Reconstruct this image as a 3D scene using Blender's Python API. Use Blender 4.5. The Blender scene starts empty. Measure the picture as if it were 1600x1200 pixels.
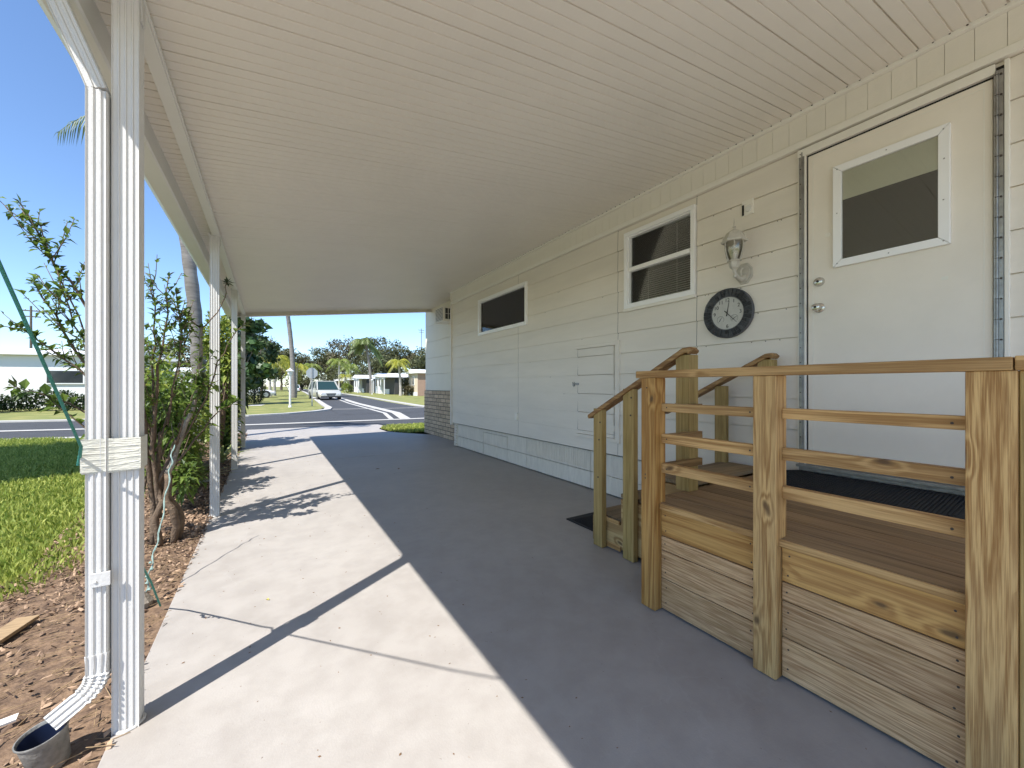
import bpy, bmesh, math, random
from mathutils import Vector, Matrix, Euler
R = math.radians
random.seed(7)
scene = bpy.context.scene
col = scene.collection

# ------------------------------------------------------------------ helpers
class MB:
    def __init__(s): s.v = []; s.f = []; s.m = []
    def add(s, vs, fs, mi=0):
        n = len(s.v); s.v += [tuple(v) for v in vs]
        for f in fs: s.f.append(tuple(i + n for i in f)); s.m.append(mi)
    def box(s, x0, x1, y0, y1, z0, z1, mi=0):
        s.add([(x0,y0,z0),(x1,y0,z0),(x1,y1,z0),(x0,y1,z0),(x0,y0,z1),(x1,y0,z1),(x1,y1,z1),(x0,y1,z1)],
              [(0,3,2,1),(4,5,6,7),(0,1,5,4),(1,2,6,5),(2,3,7,6),(3,0,4,7)], mi)
        return s
    def sweep(s, sec, path, mi=0, cap=True, up=(0,0,1), scales=None, closed=True):
        """sec: list of (a,b) in the plane across the path"""
        P = [Vector(p) for p in path]; n = len(sec); rows = []
        prev = None
        for i, p in enumerate(P):
            if i == 0: t = P[1] - P[0]
            elif i == len(P) - 1: t = P[-1] - P[-2]
            else: t = (P[i+1] - P[i]).normalized() + (P[i] - P[i-1]).normalized()
            t.normalize()
            u = Vector(up) if prev is None else prev
            a = u.cross(t)
            if a.length < 1e-4: a = Vector((1,0,0)).cross(t)
            if a.length < 1e-4: a = Vector((0,1,0))
            a.normalize(); b = t.cross(a).normalized(); prev = b
            k = scales[i] if scales else 1.0
            rows.append([p + a * (q[0] * k) + b * (q[1] * k) for q in sec])
        vs = [v for r in rows for v in r]; fs = []
        m = n if closed else n - 1
        for i in range(len(P) - 1):
            for j in range(m):
                j2 = (j + 1) % n
                fs.append((i*n+j, i*n+j2, (i+1)*n+j2, (i+1)*n+j))
        if cap and closed:
            fs.append(tuple(range(n-1, -1, -1))); fs.append(tuple((len(P)-1)*n + j for j in range(n)))
        s.add(vs, fs, mi); return s
    def tube(s, path, r, n=8, mi=0, cap=True):
        rs = r if isinstance(r, (list, tuple)) else [r] * len(path)
        sec = [(math.cos(2*math.pi*i/n), math.sin(2*math.pi*i/n)) for i in range(n)]
        return s.sweep(sec, path, mi, cap, scales=rs)
    def bar(s, a, b, w, h, mi=0, up=(0,0,1)):
        return s.sweep([(-w/2,-h/2),(w/2,-h/2),(w/2,h/2),(-w/2,h/2)], [a, b], mi, up=up)
    def lathe(s, prof, c=(0,0,0), n=16, axis='z', mi=0):
        vs = []; fs = []
        for r, h in prof:
            for i in range(n):
                t = 2*math.pi*i/n
                if axis == 'z': vs.append((c[0]+r*math.cos(t), c[1]+r*math.sin(t), c[2]+h))
                elif axis == 'x': vs.append((c[0]+h, c[1]+r*math.cos(t), c[2]+r*math.sin(t)))
                else: vs.append((c[0]+r*math.cos(t), c[1]+h, c[2]+r*math.sin(t)))
        for i in range(len(prof)-1):
            for j in range(n):
                j2 = (j+1) % n; fs.append((i*n+j, i*n+j2, (i+1)*n+j2, (i+1)*n+j))
        fs.append(tuple(range(n-1,-1,-1))); fs.append(tuple((len(prof)-1)*n+j for j in range(n)))
        s.add(vs, fs, mi); return s
    def prism(s, poly, h0, h1, axis='x', mi=0):
        n = len(poly)
        def mk(p, h):
            return {'x': (h, p[0], p[1]), 'y': (p[0], h, p[1]), 'z': (p[0], p[1], h)}[axis]
        s.add([mk(p,h0) for p in poly] + [mk(p,h1) for p in poly],
              [tuple(range(n-1,-1,-1)), tuple(range(n,2*n))] + [(i,(i+1)%n,(i+1)%n+n,i+n) for i in range(n)], mi)
        return s
    def build(s, name, mats, parent=None, bevel=0, smooth=False, fix=True):
        me = bpy.data.meshes.new(name)
        me.from_pydata(s.v, [], s.f)
        if not isinstance(mats, (list, tuple)): mats = [mats]
        for m in mats: me.materials.append(m)
        if len(mats) > 1: me.polygons.foreach_set('material_index', s.m)
        if fix and len(s.f) < 30000:
            bm = bmesh.new(); bm.from_mesh(me); bmesh.ops.recalc_face_normals(bm, faces=bm.faces); bm.to_mesh(me); bm.free()
        if smooth:
            me.polygons.foreach_set('use_smooth', [True]*len(me.polygons))
        me.update()
        o = bpy.data.objects.new(name, me); col.objects.link(o)
        if parent: o.parent = parent; o.matrix_parent_inverse = Matrix.Identity(4)
        if bevel:
            b = o.modifiers.new('bevel', 'BEVEL'); b.width = bevel; b.segments = 2; b.limit_method = 'ANGLE'
        if smooth == 'auto':
            e = o.modifiers.new('es', 'EDGE_SPLIT'); e.split_angle = R(38)
        return o

def split(mb):
    par = list(range(len(mb.v)))
    def fd(i):
        while par[i] != i: par[i] = par[par[i]]; i = par[i]
        return i
    for f in mb.f:
        a = fd(f[0])
        for i in f[1:]: par[fd(i)] = a
    grp = {}
    for f, m in zip(mb.f, mb.m): grp.setdefault(fd(f[0]), []).append((f, m))
    out = []
    for g in grp.values():
        o = MB(); mp = {}
        for f, m in g:
            for i in f:
                if i not in mp: mp[i] = len(o.v); o.v.append(mb.v[i])
            o.f.append(tuple(mp[i] for i in f)); o.m.append(m)
        out.append(o)
    return out
def tag(o, label=None, cat=None, group=None, kind=None):
    if label: o['label'] = label
    if cat: o['category'] = cat
    if group: o['group'] = group
    if kind: o['kind'] = kind
    return o
def empty(name, label, cat, group=None, loc=(0,0,0), rz=0):
    o = bpy.data.objects.new(name, None); o.empty_display_size = .2; col.objects.link(o)
    o.location = loc; o.rotation_euler = (0,0,rz)
    return tag(o, label, cat, group)
def copy_tree(o, parent=None):
    c = o.copy(); col.objects.link(c); c.parent = parent
    for ch in list(o.children): copy_tree(ch, c)
    return c

# ------------------------------------------------------------------ materials
def mat(name, colr, rough=.6, metal=0, noise=0, nscale=8, bump=0, bscale=60, spec=.5, col2=None, stretch=None, emit=None):
    m = bpy.data.materials.new(name); m.use_nodes = True; nt = m.node_tree; N = nt.nodes; L = nt.links
    b = N['Principled BSDF']; b.inputs['Base Color'].default_value = (*colr, 1); b.inputs['Roughness'].default_value = rough
    b.inputs['Metallic'].default_value = metal; b.inputs['Specular IOR Level'].default_value = spec
    tc = N.new('ShaderNodeTexCoord'); mp = N.new('ShaderNodeMapping'); L.new(tc.outputs['Object'], mp.inputs[0])
    if stretch: mp.inputs['Scale'].default_value = stretch
    if noise or col2:
        n = N.new('ShaderNodeTexNoise'); n.inputs['Scale'].default_value = nscale; n.inputs['Detail'].default_value = 8
        n.inputs['Roughness'].default_value = .62
        L.new(mp.outputs[0], n.inputs[0]); r = N.new('ShaderNodeValToRGB')
        r.color_ramp.elements[0].position = .3; r.color_ramp.elements[1].position = .7
        c2 = col2 or tuple(c*(1-noise) for c in colr)
        r.color_ramp.elements[0].color = (*c2, 1); r.color_ramp.elements[1].color = (*colr, 1)
        L.new(n.outputs[0], r.inputs[0]); L.new(r.outputs[0], b.inputs['Base Color'])
    if bump:
        n2 = N.new('ShaderNodeTexNoise'); n2.inputs['Scale'].default_value = bscale; n2.inputs['Detail'].default_value = 6
        L.new(mp.outputs[0], n2.inputs[0]); bp = N.new('ShaderNodeBump'); bp.inputs['Strength'].default_value = bump
        bp.inputs['Distance'].default_value = .01
        L.new(n2.outputs[0], bp.inputs['Height']); L.new(bp.outputs[0], b.inputs['Normal'])
    return m

def wood(name, c_lo, c_hi, axis, rough=.6, scale=1.0, knots=True, contrast=1.0, weather=0.0):
    """grain runs along axis 0/1/2 in the object's own space, each object its own cut"""
    m = bpy.data.materials.new(name); m.use_nodes = True; nt = m.node_tree; N = nt.nodes; L = nt.links
    b = N['Principled BSDF']; b.inputs['Roughness'].default_value = rough; b.inputs['Specular IOR Level'].default_value = .3
    tc = N.new('ShaderNodeTexCoord'); oi = N.new('ShaderNodeObjectInfo')
    ml = N.new('ShaderNodeMath'); ml.operation = 'MULTIPLY'; ml.inputs[1].default_value = 37
    L.new(oi.outputs['Random'], ml.inputs[0])
    ad = N.new('ShaderNodeVectorMath'); ad.operation = 'ADD'
    L.new(tc.outputs['Object'], ad.inputs[0]); L.new(ml.outputs[0], ad.inputs[1])
    mp = N.new('ShaderNodeMapping'); sc = [20*scale]*3; sc[axis] = 1.0*scale; mp.inputs['Scale'].default_value = sc
    L.new(ad.outputs[0], mp.inputs[0])
    # knots bend the grain around them
    sx = N.new('ShaderNodeSeparateXYZ'); L.new(ad.outputs[0], sx.inputs[0]); cx_ = N.new('ShaderNodeCombineXYZ')
    acr = {0:1, 1:2, 2:1}[axis]
    for k_, (ax_, f_) in enumerate(((acr, 7.5), (axis, 3.6))):
        mm = N.new('ShaderNodeMath'); mm.operation = 'MULTIPLY'; mm.inputs[1].default_value = f_; L.new(sx.outputs[ax_], mm.inputs[0]); L.new(mm.outputs[0], cx_.inputs[k_])
    kd = N.new('ShaderNodeTexNoise'); kd.inputs['Scale'].default_value = 2.2; L.new(cx_.outputs[0], kd.inputs[0])
    ka = N.new('ShaderNodeVectorMath'); ka.operation = 'MULTIPLY_ADD'; ka.inputs[1].default_value = (.25,.25,0); L.new(kd.outputs['Color'], ka.inputs[0]); L.new(cx_.outputs[0], ka.inputs[2])
    kv = N.new('ShaderNodeTexVoronoi'); kv.voronoi_dimensions = '2D'; kv.inputs['Scale'].default_value = 1; L.new(ka.outputs[0], kv.inputs[0])
    ksx = N.new('ShaderNodeSeparateXYZ'); L.new(kv.outputs['Color'], ksx.inputs[0])
    kg = N.new('ShaderNodeMath'); kg.operation = 'GREATER_THAN'; kg.inputs[1].default_value = .66; L.new(ksx.outputs[0], kg.inputs[0])
    kr = N.new('ShaderNodeMapRange'); kr.inputs[1].default_value = .0; kr.inputs[2].default_value = .34; kr.inputs[3].default_value = 1; kr.inputs[4].default_value = 0
    kr.interpolation_type = 'SMOOTHSTEP'
    L.new(kv.outputs['Distance'], kr.inputs[0])
    kq = N.new('ShaderNodeMath'); kq.operation = 'MULTIPLY'; L.new(kr.outputs[0], kq.inputs[0]); L.new(kg.outputs[0], kq.inputs[1])
    n1 = N.new('ShaderNodeTexNoise'); n1.inputs['Scale'].default_value = .45; n1.inputs['Detail'].default_value = 3
    L.new(mp.outputs[0], n1.inputs[0])
    s1 = N.new('ShaderNodeMath'); s1.operation = 'MULTIPLY_ADD'; s1.inputs[1].default_value = 9.0; L.new(n1.outputs[0], s1.inputs[0])
    k2 = N.new('ShaderNodeMath'); k2.operation = 'MULTIPLY'; k2.inputs[1].default_value = 1.5 if knots else 0; L.new(kq.outputs[0], k2.inputs[0])
    L.new(k2.outputs[0], s1.inputs[2])
    sn = N.new('ShaderNodeMath'); sn.operation = 'SINE'
    s3 = N.new('ShaderNodeMath'); s3.operation = 'MULTIPLY'; s3.inputs[1].default_value = 5.2; L.new(s1.outputs[0], s3.inputs[0]); L.new(s3.outputs[0], sn.inputs[0])
    # fine fibres
    fm = N.new('ShaderNodeMapping'); fs = [190*scale]*3; fs[axis] = 5*scale; fm.inputs['Scale'].default_value = fs; L.new(ad.outputs[0], fm.inputs[0])
    fn = N.new('ShaderNodeTexNoise'); fn.inputs['Scale'].default_value = 1; fn.inputs['Detail'].default_value = 4; L.new(fm.outputs[0], fn.inputs[0])
    mx = N.new('ShaderNodeMath'); mx.operation = 'MULTIPLY_ADD'; mx.inputs[1].default_value = .20*contrast; L.new(sn.outputs[0], mx.inputs[0]); L.new(fn.outputs[0], mx.inputs[2])
    rp = N.new('ShaderNodeValToRGB'); e = rp.color_ramp.elements; e[0].position = .30; e[1].position = .72
    e[0].color = (*c_lo, 1); e[1].color = (*c_hi, 1); L.new(mx.outputs[0], rp.inputs[0])
    # broad blotches of wear
    bn = N.new('ShaderNodeTexNoise'); bn.inputs['Scale'].default_value = .55; bn.inputs['Detail'].default_value = 6; L.new(mp.outputs[0], bn.inputs[0])
    br = N.new('ShaderNodeMapRange'); br.inputs[1].default_value = .42; br.inputs[2].default_value = .62; L.new(bn.outputs[0], br.inputs[0])
    mw = N.new('ShaderNodeMixRGB'); mw.inputs[2].default_value = (.46,.30,.135,1)
    mf = N.new('ShaderNodeMath'); mf.operation = 'MULTIPLY'; mf.inputs[1].default_value = .25 + weather; L.new(br.outputs[0], mf.inputs[0])
    L.new(mf.outputs[0], mw.inputs[0]); L.new(rp.outputs[0], mw.inputs[1])
    kk = N.new('ShaderNodeMapRange'); kk.inputs[1].default_value = .04; kk.inputs[2].default_value = .11; kk.inputs[3].default_value = .85; kk.inputs[4].default_value = 0
    L.new(kv.outputs['Distance'], kk.inputs[0])
    mk = N.new('ShaderNodeMixRGB'); mk.inputs[2].default_value = (.10,.055,.025,1)
    L.new(mw.outputs[0], mk.inputs[1])
    if knots:
        kf = N.new('ShaderNodeMath'); kf.operation = 'MULTIPLY'; L.new(kk.outputs[0], kf.inputs[0]); L.new(kg.outputs[0], kf.inputs[1]); L.new(kf.outputs[0], mk.inputs[0])
    else: mk.inputs[0].default_value = 0
    # each piece its own tone
    hs = N.new('ShaderNodeHueSaturation'); vr = N.new('ShaderNodeMapRange'); vr.inputs[3].default_value = .82; vr.inputs[4].default_value = 1.12
    L.new(oi.outputs['Random'], vr.inputs[0]); L.new(vr.outputs[0], hs.inputs['Value']); L.new(mk.outputs[0], hs.inputs['Color'])
    L.new(hs.outputs[0], b.inputs['Base Color'])
    bp = N.new('ShaderNodeBump'); bp.inputs['Strength'].default_value = .5; bp.inputs['Distance'].default_value = .003
    L.new(mx.outputs[0], bp.inputs['Height']); L.new(bp.outputs[0], b.inputs['Normal'])
    return m

def leafmat(name, c, c2, trans=.35, rough=.45):
    m = bpy.data.materials.new(name); m.use_nodes = True; nt = m.node_tree; N = nt.nodes; L = nt.links
    b = N['Principled BSDF']; b.inputs['Roughness'].default_value = rough
    g = N.new('ShaderNodeNewGeometry'); r = N.new('ShaderNodeValToRGB')
    e = r.color_ramp.elements; e[0].color = (*c, 1); e[1].color = (*c2, 1)
    L.new(g.outputs['Random Per Island'], r.inputs[0]); L.new(r.outputs[0], b.inputs['Base Color'])
    t = N.new('ShaderNodeBsdfTranslucent'); L.new(r.outputs[0], t.inputs[0])
    mx = N.new('ShaderNodeMixShader'); mx.inputs[0].default_value = trans
    L.new(b.outputs[0], mx.inputs[1]); L.new(t.outputs[0], mx.inputs[2]); L.new(mx.outputs[0], N['Material Output'].inputs[0])
    return m

def paint_floor():
    m = bpy.data.materials.new('painted_concrete'); m.use_nodes = True; nt = m.node_tree; N = nt.nodes; L = nt.links
    b = N['Principled BSDF']; b.inputs['Roughness'].default_value = .62; b.inputs['Specular IOR Level'].default_value = .35
    tc = N.new('ShaderNodeTexCoord')
    def noise(s, d=8, r=.6):
        n = N.new('ShaderNodeTexNoise'); n.inputs['Scale'].default_value = s; n.inputs['Detail'].default_value = d; n.inputs['Roughness'].default_value = r
        L.new(tc.outputs['Object'], n.inputs[0]); return n
    n1 = noise(.9); n2 = noise(7); n3 = noise(42, 3); n4 = noise(2.3, 6)
    r1 = N.new('ShaderNodeValToRGB'); e = r1.color_ramp.elements; e[0].position = .35; e[1].position = .65
    e[0].color = (.365,.335,.305,1); e[1].color = (.415,.385,.353,1); L.new(n1.outputs[0], r1.inputs[0])
    m2 = N.new('ShaderNodeMixRGB'); m2.blend_type = 'MULTIPLY'; m2.inputs[0].default_value = .6
    r2 = N.new('ShaderNodeValToRGB'); e = r2.color_ramp.elements; e[0].position = .38; e[1].position = .6; e[0].color = (.84,.83,.82,1); e[1].color = (1,1,1,1)
    L.new(n2.outputs[0], r2.inputs[0]); L.new(r1.outputs[0], m2.inputs[1]); L.new(r2.outputs[0], m2.inputs[2])
    # specks of dirt
    gt = N.new('ShaderNodeMapRange'); gt.inputs[1].default_value = .705; gt.inputs[2].default_value = .74; L.new(n3.outputs[0], gt.inputs[0])
    gm = N.new('ShaderNodeMapRange'); gm.inputs[1].default_value = .42; gm.inputs[2].default_value = .6; L.new(n4.outputs[0], gm.inputs[0])
    gg = N.new('ShaderNodeMath'); gg.operation = 'MULTIPLY'; L.new(gt.outputs[0], gg.inputs[0]); L.new(gm.outputs[0], gg.inputs[1])
    m3 = N.new('ShaderNodeMixRGB'); m3.inputs[2].default_value = (.12,.10,.08,1); L.new(gg.outputs[0], m3.inputs[0]); L.new(m2.outputs[0], m3.inputs[1])
    # hairline cracks filled with lighter paint
    wp = N.new('ShaderNodeVectorMath'); wp.operation = 'MULTIPLY_ADD'; wp.inputs[1].default_value = (.5,.5,.5)
    n5 = noise(2.0, 5); L.new(n5.outputs['Color'], wp.inputs[0]); L.new(tc.outputs['Object'], wp.inputs[2])
    vo = N.new('ShaderNodeTexVoronoi'); vo.feature = 'DISTANCE_TO_EDGE'; vo.inputs['Scale'].default_value = .55; L.new(wp.outputs[0], vo.inputs[0])
    ck = N.new('ShaderNodeMapRange'); ck.inputs[1].default_value = .0; ck.inputs[2].default_value = .0035; ck.inputs[3].default_value = .09; ck.inputs[4].default_value = 0
    L.new(vo.outputs[0], ck.inputs[0])
    m4 = N.new('ShaderNodeMixRGB'); m4.inputs[2].default_value = (.56,.55,.54,1); L.new(ck.outputs[0], m4.inputs[0]); L.new(m3.outputs[0], m4.inputs[1])
    L.new(m4.outputs[0], b.inputs['Base Color'])
    rr = N.new('ShaderNodeMapRange'); rr.inputs[3].default_value = .42; rr.inputs[4].default_value = .78; L.new(n2.outputs[0], rr.inputs[0]); L.new(rr.outputs[0], b.inputs['Roughness'])
    bp = N.new('ShaderNodeBump'); bp.inputs['Strength'].default_value = .22; bp.inputs['Distance'].default_value = .004
    n6 = noise(120, 4); L.new(n6.outputs[0], bp.inputs['Height']); L.new(bp.outputs[0], b.inputs['Normal'])
    return m

def brickmat():
    m = bpy.data.materials.new('tan_brick'); m.use_nodes = True; nt = m.node_tree; N = nt.nodes; L = nt.links
    b = N['Principled BSDF']; b.inputs['Roughness'].default_value = .85
    tc = N.new('ShaderNodeTexCoord'); sp = N.new('ShaderNodeSeparateXYZ'); cb = N.new('ShaderNodeCombineXYZ')
    L.new(tc.outputs['Object'], sp.inputs[0]); L.new(sp.outputs[1], cb.inputs[0]); L.new(sp.outputs[2], cb.inputs[1])
    br = N.new('ShaderNodeTexBrick'); L.new(cb.outputs[0], br.inputs[0]); br.inputs['Scale'].default_value = 1
    br.inputs['Color1'].default_value = (.66,.50,.33,1); br.inputs['Color2'].default_value = (.46,.34,.22,1); br.inputs['Mortar'].default_value = (.13,.10,.08,1)
    br.inputs['Mortar Size'].default_value = .008; br.inputs['Brick Width'].default_value = .29; br.inputs['Row Height'].default_value = .0905
    n = N.new('ShaderNodeTexNoise'); n.inputs['Scale'].default_value = 30; n.inputs['Detail'].default_value = 6; L.new(tc.outputs['Object'], n.inputs[0])
    mx = N.new('ShaderNodeMixRGB'); mx.blend_type = 'OVERLAY'; mx.inputs[0].default_value = .6; L.new(br.outputs[0], mx.inputs[1]); L.new(n.outputs[0], mx.inputs[2])
    L.new(mx.outputs[0], b.inputs['Base Color'])
    bp = N.new('ShaderNodeBump'); bp.inputs['Distance'].default_value = .01; L.new(mx.outputs[0], bp.inputs['Height']); L.new(bp.outputs[0], b.inputs['Normal'])
    return m

def glassmat(name, tint=(.97,.98,.96), refl=.12):
    m = bpy.data.materials.new(name); m.use_nodes = True; nt = m.node_tree; N = nt.nodes; L = nt.links
    N.remove(N['Principled BSDF'])
    t = N.new('ShaderNodeBsdfTransparent'); t.inputs[0].default_value = (*tint, 1)
    g = N.new('ShaderNodeBsdfGlossy'); g.inputs['Roughness'].default_value = .03
    fr = N.new('ShaderNodeFresnel'); fr.inputs[0].default_value = 1.5
    ad = N.new('ShaderNodeMath'); ad.operation = 'ADD'; ad.inputs[1].default_value = refl*.3; L.new(fr.outputs[0], ad.inputs[0])
    mx = N.new('ShaderNodeMixShader'); L.new(ad.outputs[0], mx.inputs[0]); L.new(t.outputs[0], mx.inputs[1]); L.new(g.outputs[0], mx.inputs[2])
    L.new(mx.outputs[0], N['Material Output'].inputs[0]); return m

M = {}
M['white'] = mat('white_enamel', (.78,.77,.74), .42, noise=.05, nscale=3, bump=.08, bscale=140)
M['whitepost'] = mat('white_post_paint', (.66,.65,.625), .5, noise=.05, nscale=14, bump=.15, bscale=110)
M['ceil'] = mat('ceiling_enamel', (.82,.77,.68), .38, noise=.05, nscale=2, bump=.06, bscale=25)
M['siding'] = mat('cream_siding', (.83,.765,.665), .55, noise=.11, nscale=1.6, bump=.5, bscale=2.5, stretch=(1,.5,3))
M['skirt'] = mat('white_skirting', (.85,.78,.66), .6, col2=(.72,.655,.55), nscale=9, bump=.2, bscale=70, stretch=(1,3,.6))
M['recess'] = mat('pale_recess_siding', (.82,.76,.62), .55, noise=.05, nscale=2, bump=.12, bscale=30)
M['frieze'] = mat('cream_frieze', (.84,.79,.69), .5, noise=.05, nscale=3, bump=.1, bscale=50)
M['trim'] = mat('white_trim', (.87,.83,.74), .45, noise=.05, nscale=8)
M['door'] = mat('door_paint', (.88,.81,.70), .42, noise=.09, nscale=2.2, bump=.35, bscale=3)
M['alu'] = mat('aluminium_strip', (.42,.41,.39), .38, metal=.85, noise=.35, nscale=18, bump=.2, bscale=60)
M['nickel'] = mat('satin_nickel', (.62,.60,.56), .25, metal=1)
M['dark'] = mat('dark_gap', (.02,.018,.016), .9)
M['screw'] = mat('rusty_screw', (.06,.045,.035), .7)
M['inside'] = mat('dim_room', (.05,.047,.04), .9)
M['screen'] = mat('insect_screen', (.075,.072,.062), .75, noise=.2, nscale=3)
M['vinyl'] = mat('white_window_frame', (.93,.92,.90), .35)
M['shade'] = mat('roller_shade', (.86,.83,.73), .8, noise=.06, nscale=5)
M['blind'] = mat('blind_slat', (.85,.82,.74), .6)
M['glass'] = glassmat('window_glass')
M['lampglass'] = glassmat('lantern_glass', (.86,.86,.80), .2)
M['lantern'] = mat('lantern_paint', (.60,.56,.48), .5, noise=.2, nscale=30, bump=.2, bscale=80)
M['bulb'] = mat('bulb_white', (.75,.73,.68), .4)
M['floor'] = paint_floor()
M['brick'] = brickmat()
M['bounce_slab'] = mat('pale_bounce_concrete', (.62,.58,.52), .8, noise=.12, nscale=4, bump=.3, bscale=60)  # kept bright so the added slab throws light back
M['wgold'] = wood('golden_pine', (.34,.155,.035), (.60,.34,.105), 2, contrast=.9)
M['wolive'] = wood('green_treated_pine', (.25,.165,.05), (.44,.31,.115), 2, contrast=.5, knots=False)
M['wrailY'] = wood('rail_pine', (.30,.155,.05), (.58,.355,.145), 1, contrast=.9)
M['wrailX'] = wood('dark_rail_pine', (.17,.09,.03), (.34,.205,.08), 0, contrast=.8, knots=False)
M['wboard'] = wood('golden_board', (.35,.155,.035), (.62,.35,.105), 1, contrast=.9, scale=.8)
M['wgrey'] = wood('weathered_board', (.34,.185,.08), (.68,.45,.245), 1, contrast=.62, scale=2.6, weather=.05, knots=False)
M['wpost'] = wood('blotchy_post_pine', (.29,.145,.045), (.60,.38,.155), 2, contrast=.85, weather=.15, scale=1.9)
M['wdeck'] = wood('grey_brown_deck_stain', (.18,.11,.053), (.32,.205,.11), 1, rough=.7, contrast=.6, knots=False)
M['wstepX'] = wood('step_stain', (.15,.105,.06), (.28,.205,.125), 0, rough=.7, contrast=.6, knots=False)
M['wply'] = wood('stringer_plywood', (.30,.175,.065), (.52,.36,.16), 1, contrast=1.2, scale=.5)
M['whand'] = wood('handrail_pine', (.24,.115,.04), (.46,.27,.11), 1, contrast=.9, knots=False)
M['mat'] = mat('black_rubber', (.018,.018,.02), .8, noise=.3, nscale=30, bump=.8, bscale=220)
M['slate'] = mat('slate_tile', (.075,.08,.085), .5, col2=(.018,.019,.022), nscale=20, bump=.7, bscale=90)
M['slate2'] = mat('dark_slate_tile', (.03,.032,.037), .45, col2=(.008,.009,.011), nscale=30, bump=.7, bscale=90)
M['grout'] = mat('pale_grout', (.11,.11,.115), .8)
M['clockface'] = mat('cream_dial', (.56,.55,.50), .6, noise=.12, nscale=40)
M['black'] = mat('black_ink', (.012,.012,.012), .6)
M['tape'] = mat('masking_tape', (.72,.70,.60), .5, noise=.06, nscale=25, bump=.5, bscale=35, stretch=(1,1,5))
M['cord'] = mat('green_cord', (.05,.30,.24), .55, noise=.3, nscale=80, bump=.8, bscale=200)
M['twine'] = mat('pale_twine', (.30,.42,.38), .8, noise=.4, nscale=60)
M['galv'] = mat('galvanised_bucket', (.36,.35,.32), .55, metal=.3, col2=(.13,.125,.11), nscale=16, bump=.4, bscale=50)
M['bucketin'] = mat('bucket_inside', (.012,.02,.05), .4)
M['mulch'] = mat('mulch_soil', (.27,.175,.105), .95, col2=(.07,.042,.028), nscale=19, bump=1, bscale=50)
M['lawn'] = mat('lawn_soil', (.15,.19,.035), .95, col2=(.085,.125,.022), nscale=7, bump=1, bscale=35)
M['farlawn'] = mat('far_lawn', (.30,.27,.085), .95, col2=(.11,.15,.03), nscale=1.3, bump=1, bscale=20)
M['asphalt'] = mat('asphalt', (.062,.063,.066), .85, noise=.25, nscale=2.5, bump=.6, bscale=120)
M['concrete'] = mat('kerb_concrete', (.50,.48,.44), .85, noise=.15, nscale=5, bump=.3, bscale=60)
M['bark'] = mat('shrub_bark', (.20,.14,.09), .9, col2=(.09,.06,.04), nscale=30, bump=1, bscale=70)
M['barkdead'] = mat('bleached_stem', (.34,.29,.23), .9, noise=.4, nscale=30, bump=.8, bscale=70)
M['oakbark'] = mat('oak_bark', (.17,.14,.11), .95, noise=.4, nscale=6)
M['leaf'] = leafmat('shrub_leaf', (.05,.10,.018), (.22,.31,.06), .45)
M['leafbud'] = leafmat('dark_bud', (.03,.04,.015), (.07,.09,.03))
M['lime'] = leafmat('lime_leaf', (.12,.20,.025), (.36,.40,.08))
M['dkleaf'] = leafmat('dark_broad_leaf', (.02,.05,.014), (.07,.13,.03), .2)
M['brom'] = leafmat('strap_leaf', (.12,.18,.04), (.42,.42,.18), .3)
M['oak'] = leafmat('oak_leaf', (.035,.045,.014), (.13,.135,.05), .25, .6)
M['oak2'] = leafmat('brown_oak_leaf', (.055,.048,.022), (.17,.15,.07), .25, .6)
M['hedge'] = leafmat('hedge_leaf', (.018,.04,.012), (.07,.11,.03), .2, .6)
M['palm'] = leafmat('palm_leaflet', (.04,.075,.02), (.15,.20,.06), .3)
M['goldpalm'] = leafmat('golden_palm_leaflet', (.22,.26,.03), (.50,.46,.06), .35)
M['midpalm'] = leafmat('green_palm_leaflet', (.12,.19,.03), (.34,.38,.08), .35)
M['midpalm2'] = leafmat('full_palm_leaflet', (.06,.10,.025), (.22,.27,.08), .3)  # leaf tone of the tall full palm
M['palmbark'] = mat('palm_trunk', (.26,.24,.22), .9, col2=(.14,.125,.11), nscale=3, bump=1, bscale=12, stretch=(1,1,6))
M['palebark'] = mat('pale_palm_trunk', (.50,.46,.40), .9, noise=.3, nscale=3, bump=.6, bscale=12, stretch=(1,1,5))
M['grass'] = leafmat('grass_blade', (.17,.25,.03), (.52,.54,.13), .35, .6)
M['chip'] = leafmat('bark_chip', (.055,.03,.02), (.46,.31,.20), 0, .9)
M['chiptan'] = mat('weathered_plank', (.42,.29,.16), .9, noise=.4, nscale=10, stretch=(1,6,1))
M['litter'] = mat('dry_leaf', (.20,.11,.05), .9, noise=.3, nscale=40)
M['yleaf'] = mat('yellow_leaf', (.45,.38,.08), .8)
M['hwhite'] = mat('house_white', (.74,.74,.72), .6, noise=.05, nscale=1)
M['hroof'] = mat('white_metal_roof', (.78,.78,.77), .5)
M['hbrown'] = mat('house_rose_brown', (.36,.235,.17), .7, noise=.1, nscale=2)
M['hcream'] = mat('house_cream', (.62,.52,.38), .7, noise=.06, nscale=2)
M['hshade'] = mat('screen_room', (.05,.05,.048), .7)
M['hglass'] = mat('dark_house_glass', (.03,.035,.04), .12)
M['carpaint'] = mat('champagne_paint', (.62,.61,.54), .28, metal=.35)
M['carwhite'] = mat('white_car_paint', (.74,.75,.77), .25)
M['carglass'] = mat('car_glass', (.02,.045,.045), .05)
M['tyre'] = mat('tyre_rubber', (.02,.02,.02), .85)
M['rim'] = mat('wheel_rim', (.45,.45,.46), .3, metal=.8)
M['grille'] = mat('car_grille', (.03,.03,.03), .4)
M['lamp_lens'] = mat('head_lens', (.65,.66,.66), .1)
M['taillens'] = mat('tail_lens', (.35,.02,.02), .2)
M['signback'] = mat('sign_back', (.46,.48,.48), .5, metal=.3)
M['signface'] = mat('stop_red', (.42,.015,.015), .5)
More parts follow.
